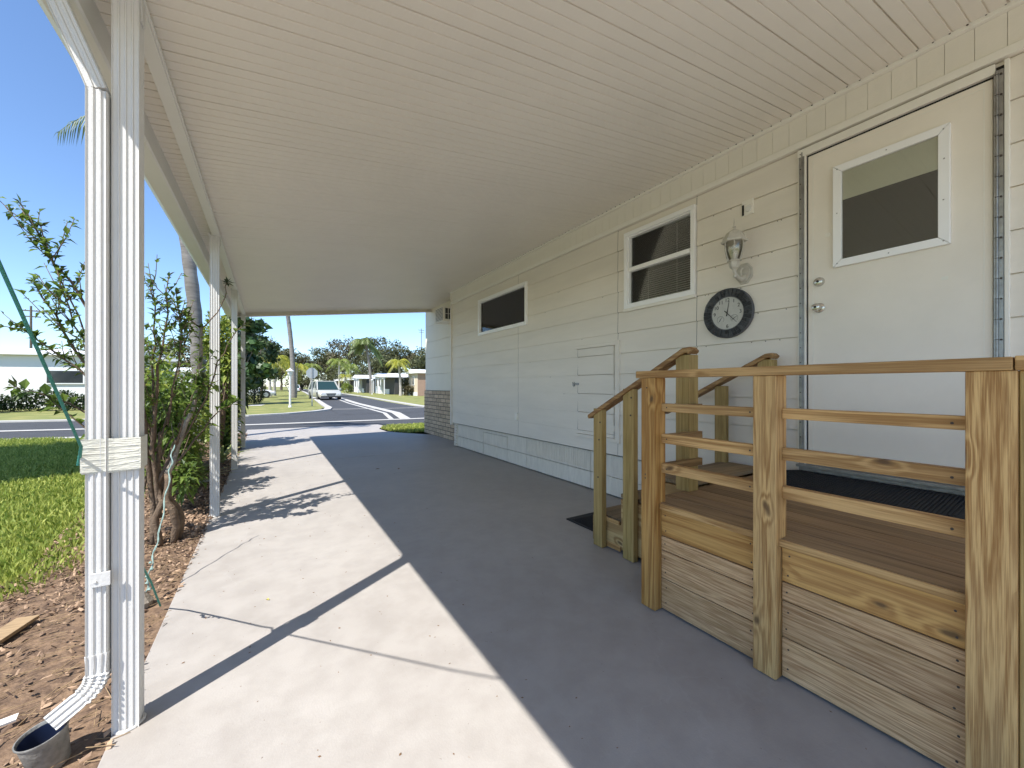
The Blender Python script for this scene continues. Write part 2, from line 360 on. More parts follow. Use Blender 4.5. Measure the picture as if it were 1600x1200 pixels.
M['steel'] = mat('galvanised_post', (.38,.38,.37), .5, metal=.5)
M['lampwhite'] = mat('lamp_white', (.72,.72,.70), .5)
M['orange'] = mat('orange_pot', (.50,.22,.05), .8)

# ------------------------------------------------------------------ camera, sky, sun
cam = bpy.data.cameras.new('camera'); co = bpy.data.objects.new('camera', cam); col.objects.link(co)
co.location = (0, 0, 1.2); co.rotation_euler = (R(90), 0, -math.atan(380/615)); cam.sensor_width = 36; cam.lens = 36*615/1600
cam.shift_y = 3/1600; cam.clip_start = .02; cam.clip_end = 3000; scene.camera = co
SUN = Vector((-1, -.65, 1.70)).normalized()
elev = math.asin(SUN.z); azim = math.atan2(SUN.x, SUN.y)
w = bpy.data.worlds.new('World'); scene.world = w; w.use_nodes = True
N = w.node_tree.nodes; bg = N['Background']; st = N.new('ShaderNodeTexSky'); st.sky_type = 'NISHITA'; st.sun_disc = False
st.sun_elevation = elev; st.sun_rotation = azim; st.ozone_density = 5.5; st.air_density = 1.0; st.dust_density = 0; st.altitude = 800
w.node_tree.links.new(st.outputs[0], bg.inputs[0]); bg.inputs[1].default_value = .09
sl = bpy.data.lights.new('sun', 'SUN'); sl.energy = 2.85; sl.angle = R(.5); sl.color = (1, .965, .91)
so = bpy.data.objects.new('sun', sl); col.objects.link(so); so.rotation_euler = SUN.to_track_quat('Z', 'Y').to_euler()
vs = scene.view_settings; vs.view_transform = 'Standard'; vs.look = 'None'; vs.gamma = 1; vs.exposure = 1.50; vs.use_curve_mapping = False
scene.cycles.max_bounces = 10; scene.cycles.diffuse_bounces = 6; scene.cycles.transparent_max_bounces = 12
scene.cycles.use_denoising = True

# ------------------------------------------------------------------ ground and roads
S_ = dict(kind='structure')
def sheet(name, poly, z, m, thick=None):
    b = MB(); n = len(poly)
    if thick:
        b.prism(poly, z-thick, z, 'z')
    else: b.add([(p[0],p[1],z) for p in poly], [tuple(range(n))])
    return tag(b.build(name, m), **S_)
sheet('ground', [(-900,-900),(900,-900),(900,900),(-900,900)], -.075, M['farlawn'])
# cross street: polyline, left far -> right
mid = [(-60,31),(-20,20.6),(-6.3,16.7),(-.6,15.25),(4.5,14.8),(14,14.6),(60,14.4)]
def offs(line, d):
    out = []
    for i, p in enumerate(line):
        a = Vector(line[max(i-1,0)]); b = Vector(line[min(i+1,len(line)-1)]); t = (b-a).normalized()
        out.append((p[0]-t.y*d, p[1]+t.x*d))
    return out
def ribbon(name, line, d0, d1, z, m, thick=None):
    a = offs(line, d0); b_ = offs(line, d1); b = MB()
    for i in range(len(line)-1):
        q = [a[i], a[i+1], b_[i+1], b_[i]]
        if thick: b.prism(q, z-thick, z, 'z')
        else: b.add([(p[0],p[1],z) for p in q], [(0,1,2,3)])
    return tag(b.build(name, m), **S_)
ribbon('road', mid, -2.5, 4.6, -.062, M['asphalt'])
ribbon('valley_gutter', mid, -.17, .19, -.05, M['concrete'])
street = [(5.0,18.5),(5.35,30),(6.42,46.5),(7.9,75),(9.2,110),(12,200)]
ribbon('side_street', street, -2.5, 2.35, -.056, M['asphalt'])
ribbon('side_street_gutter', [(4.35,15.0)]+[(p[0]-.05,p[1]) for p in street], .32, .50, -.046, M['concrete'])
ribbon('side_street_gutter', [(4.35,15.0)]+[(p[0]-.05,p[1]) for p in street], -.30, .10, -.046, M['concrete'])
sheet('road', [(-3,16.5),(14,16.5),(14,20.6),(9.5,20.6),(8.4,24),(2.4,24),(1.2,21.3),(-3,20.3)], -.066, M['asphalt'])
ribbon('crosswalk_gutter', [(2.9,22.9),(5.0,22.3),(7.6,22.0)], -.12, .12, -.042, M['concrete'])
# kerbs (low mountable concrete)
lk = [(-60,35.2),(-20,24.8),(-7.9,21.1),(-6.1,20.6),(-.7,19.85),(.6,20.45),(1.75,21.5),(2.45,22.7),(2.75,24.5),(2.95,29.1),(3.45,38.2),(4.2,52),(5.6,80),(6.8,110)]
ribbon('kerb', lk, -.32, .02, -.01, M['concrete'], .09)
rk = [(60,20.2),(12,20.0),(9.2,20.4),(8.0,21.6),(7.85,24),(8.3,32),(9.35,48),(10.3,73),(11.6,110)]
ribbon('kerb', rk, -.35, .02, -.01, M['concrete'], .09)
sheet('verge', [(-60,35.3),(-20,24.9),(-7.9,21.2),(-6.1,20.7),(-.7,19.95),(.5,20.55),(1.65,21.55),(2.3,22.8),(2.65,24.5),(2.85,29.1),(3.35,38.2),(4.1,52),(5.5,80),(6.7,110),(6.7,400),(-200,400),(-200,60)], -.015, M['farlawn'])
sheet('verge', [(60,20.25),(12,20.1),(9.25,20.5),(8.1,21.7),(7.95,24),(8.4,32),(9.45,48),(10.4,73),(11.7,110),(12,400),(300,400),(300,20)], -.012, M['farlawn'])
sheet('path', [(-3.0,28.6),(-.4,28.6),(-.2,30.2),(-3.0,30.2)], -.008, M['concrete'])
ribbon('kerb', [(-60,28.0),(-20,17.3),(-6.0,13.95),(-4.0,13.4),(-.6,12.55)], -.12, .12, -.015, M['concrete'], .06)
# carport slab panels with real joints
fp = MB()
ys = [-10.0, -1.2, 7.02, 12.05]  # first panel, behind the camera, is lengthened to bounce sunlight under the roof
for i in range(3): fp.box(-.46, 3.5, ys[i]+.004, ys[i+1]-.004, -.12, 0)
tag(fp.build('driveway', M['floor'], bevel=.004), **S_)
sheet('driveway_apron', [(-.5,12.058),(3.0,12.058),(2.9,12.7),(-.5,13.0)], -.004, M['floor'], .07)
tag(MB().box(-.46, 3.5, -10, 12.05, -.2, -.13).build('driveway_base', M['dark']), **S_)
sheet('bounce_slab', [(-7,-14),(-.47,-14),(-.47,-.9),(-7,-1.6)], -.006, M['bounce_slab'], .06)  # unseen slab behind the camera, added to bounce sun under the roof
# post footing bulge of paint at second post
sheet('mulch_bed', [(-.46,-2),(-.46,12.3),(-1.3,12.6),(-1.6,9),(-1.35,5.5),(-1.15,3.8),(-1.35,3.4),(-2.2,3.0),(-4,2.2),(-6,-2)], -.012, M['mulch'])
sheet('lawn', [(-40,-10),(-4,-10),(-4.0,2.2),(-2.2,3.0),(-1.35,3.4),(-1.15,3.8),(-1.35,5.5),(-1.6,9),(-1.3,12.6),(-4.0,13.3),(-6.0,13.85),(-20,17.2),(-40,22.5)], -.018, M['lawn'])
sheet('lawn', [(3.5,9.2),(2.95,10.0),(2.65,10.6),(2.62,11.3),(2.85,11.9),(3.6,12.3),(14,12.0),(40,11.8),(40,9.2)], .0, M['lawn'], .05)

# grass blades
def blades(name, n, region, smin, smax, label):
    b = MB(); k = 0
    while k < n:
        x, y, ok = region()
        if not ok: continue
        h = random.uniform(smin, smax); a = random.uniform(0, 6.28); w_ = h*.13; lean = random.uniform(.1, .9)*h; a2 = random.uniform(0, 6.28)
        dx, dy = math.cos(a)*w_, math.sin(a)*w_; lx, ly = math.cos(a2)*lean, math.sin(a2)*lean
        b.add([(x-dx,y-dy,-.02),(x+dx,y+dy,-.02),(x+lx*.45+dx*.8,y+ly*.45+dy*.8,h*.6),(x+lx,y+ly,h*.9)], [(0,1,2),(0,2,3)]); k += 1
    o = b.build(name, M['grass'], fix=False); tag(o, label, 'grass', kind='stuff'); return o
def edge(y):   # mulch / lawn line
    pts = [(2.2,-4),(3.0,-2.2),(3.4,-1.35),(3.8,-1.15),(5.5,-1.35),(9,-1.6),(12.6,-1.3)]
    for (y0,x0),(y1,x1) in zip(pts, pts[1:]):
        if y0 <= y <= y1: return x0+(x1-x0)*(y-y0)/(y1-y0)
    return -4
def reg1():
    y = 2.6 + (random.random()**1.6)*11; x = random.uniform(-8, -1.0)
    e = edge(y) + random.gauss(0,.10)
    fr = y*math.tan(R(22))+1.2
    return x, y, (x < e and x > -fr-0.3 and y < 13.2 + (-x-4)*.25)
blades('lawn_grass', 62000, reg1, .022, .06, 'short sunlit green lawn grass left of the mulch bed')
def reg2():
    x = random.uniform(2.7, 7); y = random.uniform(9.9, 12.1)
    return x, y, (x > 2.62 + .6*abs(y-11.0)**1.6*.6)
blades('lawn_grass', 9000, reg2, .03, .08, 'small patch of grass beside the brick corner at the end of the driveway')
# bark chips
b = MB()
for i in range(24000):
    y = -.3 + (random.random()**1.5)*12.2
    e = edge(max(y,2.2)) if y > 2.2 else -4
    x = random.uniform(max(e-.18, -y*.5-1.6), -.44)
    if y < 2.9 and random.random() < .35: continue
    s = random.uniform(.005, .017)*(1 if y < 4 else 1.4); a = random.uniform(0, math.pi); t = random.gauss(0, .45); w_ = s*random.uniform(.2,.55)
    u = Vector((math.cos(a)*math.cos(t), math.sin(a)*math.cos(t), math.sin(t)))*s; v = Vector((-math.sin(a), math.cos(a), random.gauss(0,.4)))*w_
    c = Vector((x, y, random.uniform(-.008, .014))); nn = u.cross(v).normalized()*w_*.35
    b.add([c-u-v, c+u-v*.7, c+u*.9+v, c-u*.8+v, c+nn], [(0,1,4),(1,2,4),(2,3,4),(3,0,4)])
tag(b.build('bark_mulch', M['chip'], fix=False), 'loose brown bark chips spread in the bed beside the driveway', 'mulch', kind='stuff')
# thin twigs and pine straw in the foreground bed
b = MB()
for i in range(1600):
    x = random.uniform(-2.6,-.5); y = random.uniform(.8,4.2); a = random.gauss(.5,.7); l = random.uniform(.03,.12)
    if x < edge(max(y,2.2)) - .1 and y > 2.4: continue
    z = random.uniform(-.004,.016)
    b.bar((x,y,z),(x+l*math.cos(a),y+l*math.sin(a),z+random.uniform(-.006,.014)), .0018, .0018)
tag(b.build('pine_straw', M['chiptan'], fix=False), 'thin tan twigs and needles strewn over the foreground bed', 'twigs', kind='stuff')

# ------------------------------------------------------------------ the mobile home
D = 3.12
home = empty('mobile_home', 'long cream mobile home with lap siding forming the right side of the carport', 'mobile home', loc=(3.3,0,0))
def hb(mb, name, mats, parent=None, **k):   # build in world coordinates, child of home
    p = parent or home
    o = mb.build(name, mats, **k); o.parent = p
    o.matrix_parent_inverse = p.matrix_world.inverted() if p is not home else Matrix.Translation((-3.3,0,0))
    return o
ZB, PITCH, NC = .47, .2141, 11
def lapx(z, base=D):       # each course leans out towards its foot
    t = ((z-ZB) % PITCH)/PITCH
    return base - .007*(1-t)
def siding(y0, y1, holes, base=D, zb=ZB, nc=NC, seams=(), pitch=PITCH):
    b = MB()
    ycuts = sorted(set([y0,y1]+[h[0] for h in holes]+[h[1] for h in holes]+[s-.002 for s in seams]+[s+.002 for s in seams]))
    for i in range(nc):
        za = zb+i*pitch; zt = za+pitch; g = .006
        zc = sorted(set([za, zt-g]+[z for h in holes for z in (h[2],h[3]) if za < z < zt-g]))
        for ya, yb in zip(ycuts, ycuts[1:]):
            ym = (ya+yb)/2
            if any(abs(ym-s) < .002 for s in seams): continue
            for z0, z1 in zip(zc, zc[1:]):
                zm = (z0+z1)/2
                if any(h[0] < ym < h[1] and h[2] < zm < h[3] for h in holes): continue
                x0 = base-.007*(1-(z0-za)/pitch); x1 = base-.007*(1-(z1-za)/pitch)
                b.add([(x0,ya,z0),(x1,ya,z1),(x1,yb,z1),(x0,yb,z0)], [(0,1,2,3)])
            if any(h[0] < ym < h[1] and h[2] < zt-g/2 < h[3] for h in holes): continue
            xt = base; xg = base+(.010 if ym < 2.93 else .0035); xf = base-.007
            b.add([(xt,ya,zt-g),(xg,ya,zt-g),(xg,yb,zt-g),(xt,yb,zt-g),(xg,ya,zt),(xg,yb,zt),(xf,ya,zt),(xf,yb,zt)], [(0,1,2,3),(1,4,5,2),(4,6,7,5)])
    b.add([(base-.007,y0,zb),(base+.09,y0,zb),(base+.09,y1,zb),(base-.007,y1,zb)], [(0,1,2,3)])
    b.add([(base-.007,y1,zb),(base+.3,y1,zb),(base+.3,y1,zb+nc*pitch),(base-.007,y1,zb+nc*pitch)], [(0,1,2,3)])
    return b
W1 = (4.64,6.11,2.085,2.665); W2 = (2.06,2.81,2.0,2.735); DR = (.385,1.245,.60,2.80); HT = (2.93,3.56,.64,1.64)
sd = siding(-4, 7.33, [W1,W2,DR,HT], seams=(4.87,2.93,2.035,-1.2))
hb(sd, 'siding', M['siding'], fix=False)
# dark backing behind joints, frame of the house body
bk = MB()
def wallpatch(b, y0, y1, z0, z1, x, holes):
    yc = sorted(set([y0,y1]+[v for h in holes for v in h[:2] if y0<v<y1])); zc = sorted(set([z0,z1]+[v for h in holes for v in h[2:] if z0<v<z1]))
    for ya, yb in zip(yc, yc[1:]):
        for za, zb in zip(zc, zc[1:]):
            if any(h[0] < (ya+yb)/2 < h[1] and h[2] < (za+zb)/2 < h[3] for h in holes): continue
            b.add([(x,ya,za),(x,yb,za),(x,yb,zb),(x,ya,zb)], [(0,1,2,3)])
wallpatch(bk, -4, 7.32, .46, 3.05, D+.02, [W1,W2,DR,HT])
hb(bk, 'sheathing', M['dark'], fix=False)
# body mass (far sides and roof of the house)
bd = MB(); bd.box(3.62,8.2,-4,7.3,.02,3.22); bd.box(3.5,8.2,7.3,9.85,.02,3.3); hb(bd, 'wall', M['siding'])
rf = MB(); rf.prism([(3.0,3.24),(5.8,3.62),(8.5,3.24),(8.5,3.18),(3.0,3.18)], -4.2, 9.95, 'y'); hb(rf, 'roof', M['hroof'])
# frieze board with upright joints + two battens
fz = MB(); y = -4.0
while y < 7.28:
    y2 = min(y+.1065, 7.33); fz.box(D-.022, D+.02, y+.0009, y2-.0009, 2.872, 3.045); y = y2
fz.box(D-.012, D+.018, -4, 7.33, 2.862, 3.05)
hb(fz, 'frieze', M['frieze'])
tr = MB(); tr.box(D-.036, D, -4, 7.34, 2.826, 2.871); tr.box(D-.05, D+.02, -4, 7.34, 3.046, 3.085)
hb(tr, 'frieze_trim', M['trim'], bevel=.004)
sc = MB(); y = -1.0
while y < 7.2:
    sc.lathe([(.0045,-.0035),(.0045,0)], (D-.0505, y, 3.066+random.uniform(-.003,.003)), 6, 'x'); y += .0622
hb(sc, 'screw_row', M['screw'])['kind'] = 'stuff'
# little loose nail heads along siding joints
sc = MB()
for i in range(46):
    yy = random.choice([random.uniform(-.9,.3), random.uniform(1.27,2.0), random.uniform(1.27,2.02), random.uniform(2.0,4.6)]); zz = ZB+PITCH*random.randint(3,10)-.01
    if W2[0]-.06 < yy < W2[1]+.06 and W2[2]-.05 < zz < W2[3]+.05: continue
    if HT[0]-.06 < yy < HT[1]+.06 and zz < HT[3]+.05: continue
    sc.lathe([(.0035,-.003),(.0035,0)], (D-.001, yy, zz), 6, 'x')
[hb(q_, 'nail_head', M['screw']) for q_ in split(sc)]
# corner batten at the far end
hb(MB().box(D-.03, D+.33, 7.315, 7.36, .43, 3.05), 'corner_board', M['siding'], bevel=.003)
hb(MB().box(D-.02, D-.002, 1.262, 1.272, .55, 2.82), 'door_side_batten', M['trim'])
# skirting: set back, two courses, with a small hatch and vents
sk = MB()
for ya, yb in ((3.415,4.735),(4.742,5.27),(6.10,7.2),(2.55,3.405),(-4,2.54)):
    for za, zb_ in ((.015,.205),(.212,.445)):
        sk.box(D+.055, D+.09, ya, yb, za, zb_)
[hb(q_, 'skirting', M['skirt'], bevel=.002) for q_ in split(sk)]
hs = MB(); hs.box(D+.06, D+.09, 5.283, 6.088, .015, .20); hs.box(D+.057, D+.09, 5.283, 6.088, .206, .395); hs.box(D+.055, D+.09, 5.275, 6.095, .402, .445)
hb(hs, 'crawl_hatch', M['skirt'], bevel=.002)
hb(MB().box(D+.095, D+.12, -4, 7.2, .0, .46), 'crawl_backing', M['dark'])
cs = MB()
for i in range(9):
    cs.box(D+.03+random.uniform(-.006,.006), D+.30, 7.19, 7.30, .012+i*.052, .058+i*.052)
[hb(q_, 'corner_block', M['skirt'], bevel=.004) for q_ in split(cs)]
# scuffed ribbed vent panel in skirting
vn = MB(); y = 3.43
while y < 4.70: vn.box(D+.049, D+.056, y, y+.02, .235, .43); y += .034
hb(vn, 'skirting_vent', M['skirt'])
# hasp and outlet
ob = MB(); ob.box(D-.03, D-.006, 4.86, 4.93, .70, .80); ob.box(D-.035, D-.028, 4.872, 4.918, .712, .79); hb(ob, 'outlet_cover', M['trim'], bevel=.004)

def window(name, y0, y1, z0, z1, fw, parts, lab=None):
    b = MB(); x0 = D-.032; x1 = D+.02
    b.box(x0,x1,y0,y1,z1-fw,z1); b.box(x0,x1,y0,y1,z0,z0+fw); b.box(x0,x1,y0,y0+fw,z0+fw,z1-fw); b.box(x0,x1,y1-fw,y1,z0+fw,z1-fw)
    # inner reveal
    r = .012
    b.box(D-.012,D+.06,y0+fw,y0+fw+r,z0+fw,z1-fw); b.box(D-.012,D+.06,y1-fw-r,y1-fw,z0+fw,z1-fw)
    b.box(D-.012,D+.06,y0+fw+r,y1-fw-r,z1-fw-r,z1-fw); b.box(D-.012,D+.06,y0+fw+r,y1-fw-r,z0+fw,z0+fw+r)
    for p in parts: b.box(*p)
    return hb(b, name, M['vinyl'], bevel=.003)
w1 = window('window', 4.62,6.13,2.068,2.682,.045,[])
if True:
    w1['label'] = 'wide low window with dark insect screen'
    hb(MB().box(D+.018,D+.022,4.68,6.07,2.12,2.63), 'pane', M['screen'], w1)
    hb(MB().box(D+.004,D+.012,4.69,6.06,2.125,2.625), 'glass', M['glass'], w1)
    [hb(q_, 'screen_edge', M['dark'], w1) for q_ in split(MB().box(D+.002,D+.03,6.028,6.06,2.13,2.62).box(D+.002,D+.03,4.69,4.70,2.13,2.62))]
w2 = window('window', 2.04,2.825,1.985,2.755,.038,[(D-.02,D+.04,2.09,2.775,2.355,2.395)])
w2['label'] = 'two-sash window with half open blinds'
bl = MB(); z = 2.04
while z < 2.70:
    if not 2.345 < z < 2.40:
        bl.add([(D+.075,2.10,z),(D+.093,2.10,z+.008),(D+.093,2.765,z+.008),(D+.075,2.765,z)], [(0,1,2,3)])
        bl.add([(D+.0752,2.10,z-.0012),(D+.0932,2.10,z+.0068),(D+.0932,2.765,z+.0068),(D+.0752,2.765,z-.0012)], [(3,2,1,0)])
    z += .0205
for yy in (2.28,2.6): bl.box(D+.072,D+.0735,yy,yy+.002,2.04,2.70)
hb(bl, 'blind', M['blind'], w2, fix=False)
hb(MB().box(D+.03,D+.034,2.09,2.775,2.40,2.705).box(D+.02,D+.024,2.09,2.775,2.035,2.353), 'pane', M['glass'], w2)
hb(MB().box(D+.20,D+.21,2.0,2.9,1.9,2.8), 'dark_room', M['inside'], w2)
hb(MB().box(D-.034,D-.006,2.03,2.835,1.955,1.984), 'sill', M['trim'], w2, bevel=.003)

# storage hatch
h = MB(); h.box(D-.006,D+.02,2.972,3.56,.66,1.62)
for z in (ZB+PITCH*k for k in range(1,6)): pass
hatch = MB()
for k in range(0,6):
    za = max(ZB+PITCH*k, .643); zb_ = min(ZB+PITCH*(k+1)-.004, 1.629)
    if zb_ > za: hatch.box(D-.008, D+.02, 2.985, 3.555, za, zb_)
ho = hb(hatch, 'storage_hatch', M['siding'], bevel=.002)
fr = MB(); fr.box(D-.03,D+.015,2.895,2.94,.60,1.675); fr.box(D-.026,D+.015,2.94,3.575,1.632,1.668); fr.box(D-.026,D+.015,2.94,3.575,.602,.640); fr.box(D-.014,D+.015,2.943,2.968,.64,1.63)
hb(fr, 'hatch_frame', M['siding'], ho, bevel=.003)
hp = MB(); hp.box(D-.014,D-.008,3.535,3.60,1.21,1.235); hp.lathe([(.016,-.022),(.020,-.016),(.016,-.010)], (D,3.62,1.212), 10, 'x'); hp.tube([(D-.016,3.60,1.225),(D-.018,3.60,1.245),(D-.018,3.635,1.245),(D-.016,3.635,1.22)], .0035, 6)
hb(hp, 'hasp', M['alu'], ho)
hn = MB(); hn.box(D-.016,D-.009,2.968,2.99,1.1,1.16); hn.box(D-.016,D-.009,2.968,2.99,.72,.78); [hb(q_, 'hinge', M['siding'], ho) for q_ in split(hn)]

# door
dr = MB(); dr.box(D-.018,D+.03,.412,1.212,.685,2.748)
door = hb(dr, 'door', M['door'], bevel=.004)
# thin pressed outline on the slab
e_ = MB(); 
for a in ((.44,1.185,2.715,2.719),(.44,.444,.70,2.715),(1.181,1.185,.70,2.715)): e_.box(D-.0195,D-.017,*a)
hb(e_, 'pressed_edge', M['trim'], door)
jb = MB(); jb.box(D-.03,D+.03,.405,1.27,2.762,2.812); jb.box(D-.03,D+.03,.36,.376,.60,2.812); jb.box(D-.026,D+.03,1.222,1.232,.60,2.762)
hb(jb, 'door_frame', M['trim'], door, bevel=.002)
hb(MB().box(D-.006,D+.0,.376,1.245,.60,2.80), 'door_gap', M['dark'], door)
al = MB(); al.box(D-.028,D-.006,1.233,1.262,.60,2.812); al.box(D-.034,D-.026,1.240,1.246,.60,2.79)
hb(al, 'jamb_strip', M['alu'], door, bevel=.001)
hg = MB(); hg.box(D-.026,D-.004,.378,.398,.60,2.775); hg.box(D-.034,D-.012,.400,.409,.60,2.76); z = .75
hg.tube([(D-.034,.3985,.60),(D-.034,.3985,2.77)], .0045, 8)
hb(hg, 'hinge_strip', M['alu'], door, bevel=.001)
hs_ = MB(); z = .72
while z < 2.8:
    hs_.lathe([(.004,-.033),(.005,-.026)], (D,.386,z), 6, 'x'); hs_.lathe([(.0035,-.033),(.0035,-.027)], (D,1.252,z+.03), 6, 'x')
    hs_.box(D-.0395,D-.034,.392,.405,z-.001,z+.001); z += .1015
[hb(q_, 'screw', M['screw'], door) for q_ in split(hs_)]
# window in the door: mitred face frame
def ring(b, yo0,yo1,zo0,zo1, fw, x0, x1):
    yi0,yi1,zi0,zi1 = yo0+fw,yo1-fw,zo0+fw,zo1-fw; g = .0012
    for q in ([(yo0,zo0+g),(yi0-g,zi0),(yi0-g,zi1),(yo0,zo1-g)], [(yo1,zo0+g),(yo1,zo1-g),(yi1+g,zi1),(yi1+g,zi0)],
              [(yo0+g,zo1),(yi0,zi1+g),(yi1,zi1+g),(yo1-g,zo1)], [(yo0+g,zo0),(yo1-g,zo0),(yi1,zi0-g),(yi0,zi0-g)]):
        b.prism(q, x0, x1, 'x')
rg = MB(); ring(rg, .556,1.068,1.958,2.604,.046, D-.040,D-.019); hb(rg, 'door_window_frame', M['vinyl'], door, bevel=.002)
hb(MB().box(D-.0195,D-.0185,.603,1.022,2.006,2.38), 'door_window_pane', M['screen'], door)
hb(MB().box(D-.021,D-.0188,.603,1.022,2.38,2.556), 'door_window_shade', M['shade'], door)
hb(MB().box(D-.026,D-.024,.603,1.022,2.005,2.557), 'door_window_glass', M['glass'], door)
sc = MB()
for yy, zz in ((.58,2.58),(.81,2.585),(1.045,2.58),(.578,2.42),(.58,2.2),(.58,1.98),(.8,1.977),(1.045,1.98),(1.046,2.3)):
    sc.lathe([(.003,-.0415),(.004,-.040)], (D,yy,zz), 6, 'x')
[hb(q_, 'screw', M['alu'], door) for q_ in split(sc)]
def knob(z, y=1.147, r=.03, name='knob', body=.05):
    b = MB(); x = D-.018
    b.lathe([(r*1.05,-.002),(r*1.05,-.008),(r*.8,-.012),(r*.42,-.014)] if body > .03 else [(r,0),(r,-.01),(r*.8,-.024),(r*.5,-.028)], (x,y,z), 20, 'x')
    if body > .03: b.lathe([(r*.38,-.012),(r*.38,-.026),(r*.75,-.034),(r*.86,-.048),(r*.74,-.062),(r*.4,-.066)], (x,y,z), 20, 'x')
    o = hb(b, name, M['nickel'], door, smooth='auto')
    k = MB().lathe([(.007,-.0705 if body > .03 else -.0325),(.008,-.064 if body > .03 else -.027)], (x,y,z), 10, 'x'); k.box(x-(.071 if body>.03 else .033), x-(.070 if body>.03 else .032), y-.001,y+.001,z-.005,z+.005)
    hb(k, 'keyhole', M['dark'], door); return o
knob(1.716); knob(1.888, name='deadbolt', body=.02)
hb(MB().lathe([(.014,-.0205),(.015,-.018)], (D,1.10,2.185), 14, 'x'), 'plugged_hole', M['trim'], door)
hb(MB().box(D-.0195,D-.0178,.566,.592,1.772,1.79), 'chipped_paint', M['shade'], door, bevel=.003)
th = MB(); th.box(D-.075,D+.03,.38,1.262,.655,.672); th.box(D-.06,D+.03,.39,1.25,.632,.655); th.box(D-.025,D+.03,.40,1.22,.672,.682)
hb(th, 'threshold', M['alu'], door, bevel=.002)
hb(MB().box(D-.028,D+.02,.39,1.255,.575,.632), 'door_sill', M['trim'], door)

# recessed end: pale siding over brick
XR = 3.45
rs = MB()
for za, zb_ in ((1.09,1.49),(1.494,1.89),(1.894,2.30),(2.304,2.70),(2.704,3.12)): rs.box(XR,XR+.04,7.3,9.84,za,zb_)
hb(rs, 'recess_siding', M['recess'], bevel=.002)
hb(MB().box(XR+.041,XR+.05,7.3,9.84,1.0,3.15), 'recess_backing', M['dark'])
hb(MB().box(XR-.03,XR+.05,7.3,9.845,.0,1.085), 'brick_veneer', M['brick'])
hb(MB().box(XR+.05,8.2,9.85,9.87,0,1.085), 'brick_return', M['brick'])
# ------------------------------------------------------------------ air conditioner, lantern, chime, clock
ac = empty('air_conditioner', 'boxy white window air conditioner high on the pale wall at the far end', 'air conditioner', loc=(3.3,8.15,2.58))
def pw(mb, name, mats, p, **k):   # part in world coords under an unrotated empty
    o = mb.build(name, mats, **k); o.parent = p; o.matrix_parent_inverse = Matrix.Translation(-p.location); return o
pw(MB().box(3.165,3.47,7.92,8.38,2.59,2.90), 'housing', M['trim'], ac, bevel=.008)
g = MB()
for i in range(9): g.box(3.158,3.166,7.955,8.35,2.62+i*.029,2.634+i*.029)
pw(g, 'front_louvre', M['trim'], ac)
pw(MB().box(3.1625,3.1645,7.95,8.355,2.615,2.88), 'coil', M['hshade'], ac)
g = MB().box(3.20,3.44,7.9165,7.9195,2.64,2.87); pw(g, 'side_vent', M['hshade'], ac)
g = MB()
for i in range(4): g.box(3.20+i*.075,3.21+i*.075,7.910,7.9165,2.64,2.87)
g.box(3.20,3.44,7.912,7.916,2.75,2.756); pw(g, 'side_louvre', M['trim'], ac)

lan = empty('wall_lantern', 'cream colonial wall lantern with clear glass above the clock', 'lantern', loc=(D,1.645,2.06))
LX, LY = D-.16, 1.631
g = MB()
def octo(r0, r1, n=8): return [(LYp+math.cos(2*math.pi*(i+.5)/n)*r0, LZp+math.sin(2*math.pi*(i+.5)/n)*r1) for i in range(n)]
LYp, LZp = 1.635, 2.062
g.prism(octo(.066,.085), D-.018, D-.006, 'x'); g.prism(octo(.052,.071), D-.03, D-.018, 'x')
pw(g, 'back_plate', M['lantern'], lan, bevel=.004)
g = MB(); g.tube([(D-.025,LY,2.035),(D-.07,LY,2.01),(D-.12,LY,2.02),(D-.155,LY,2.055),(LX,LY,2.09)], [.022,.018,.014,.012,.014], 10)
g.tube([(D-.03,LY,2.10),(D-.06,LY,2.09),(D-.075,LY,2.06),(D-.06,LY,2.035)], .008, 8); g.lathe([(.004,-.02),(.012,-.012),(.012,0),(.006,.01)], (D-.15,LY,2.03), 10)
pw(g, 'scroll_arm', M['lantern'], lan, smooth='auto')
g = MB(); g.lathe([(.012,2.07),(.03,2.085),(.034,2.10),(.036,2.125),(.046,2.13),(.046,2.138),(.03,2.142)], (LX,LY,0), 6)
pw(g, 'lower_collar', M['lantern'], lan)
g = MB()
prof = [(.040,2.14),(.052,2.17),(.060,2.205),(.064,2.24),(.064,2.275)]
pw(MB().lathe(prof[:]+[(.062,2.2755)], (LX,LY,0), 24), 'glass_shade', M['lampglass'], lan, smooth='auto')
for k in range(6):
    t = math.pi/3*k+.52
    g.sweep([(-.003,-.003),(.003,-.003),(.003,.003),(-.003,.003)], [(LX+math.cos(t)*(r+.003), LY+math.sin(t)*(r+.003), z) for r, z in prof])
    g.lathe([(.004,-.004),(.006,0),(.003,.006)], (LX+math.cos(t)*.05, LY+math.sin(t)*.05, 2.138), 6)
pw(g, 'cage_rib', M['lantern'], lan)
g = MB(); g.lathe([(.060,2.268),(.088,2.272),(.090,2.288),(.080,2.292),(.070,2.318),(.052,2.345),(.03,2.36),(.008,2.364)], (LX,LY,0), 6)
pw(g, 'cap', M['lantern'], lan, bevel=.002)
g = MB(); g.lathe([(.006,2.362),(.010,2.37),(.005,2.38),(.013,2.388),(.005,2.396),(.004,2.42),(.001,2.455)], (LX,LY,0), 10)
pw(g, 'finial', M['lantern'], lan, smooth='auto')
g = MB(); g.lathe([(.016,2.142),(.016,2.19)], (LX,LY,0), 12)
for k in range(3): g.tube([(LX+.014*math.cos(t_), LY+.014*math.sin(t_), 2.195+.02*k+.003*t_) for t_ in [i*.6 for i in range(11)]], .006, 6)
pw(g, 'bulb', M['bulb'], lan, smooth='auto')

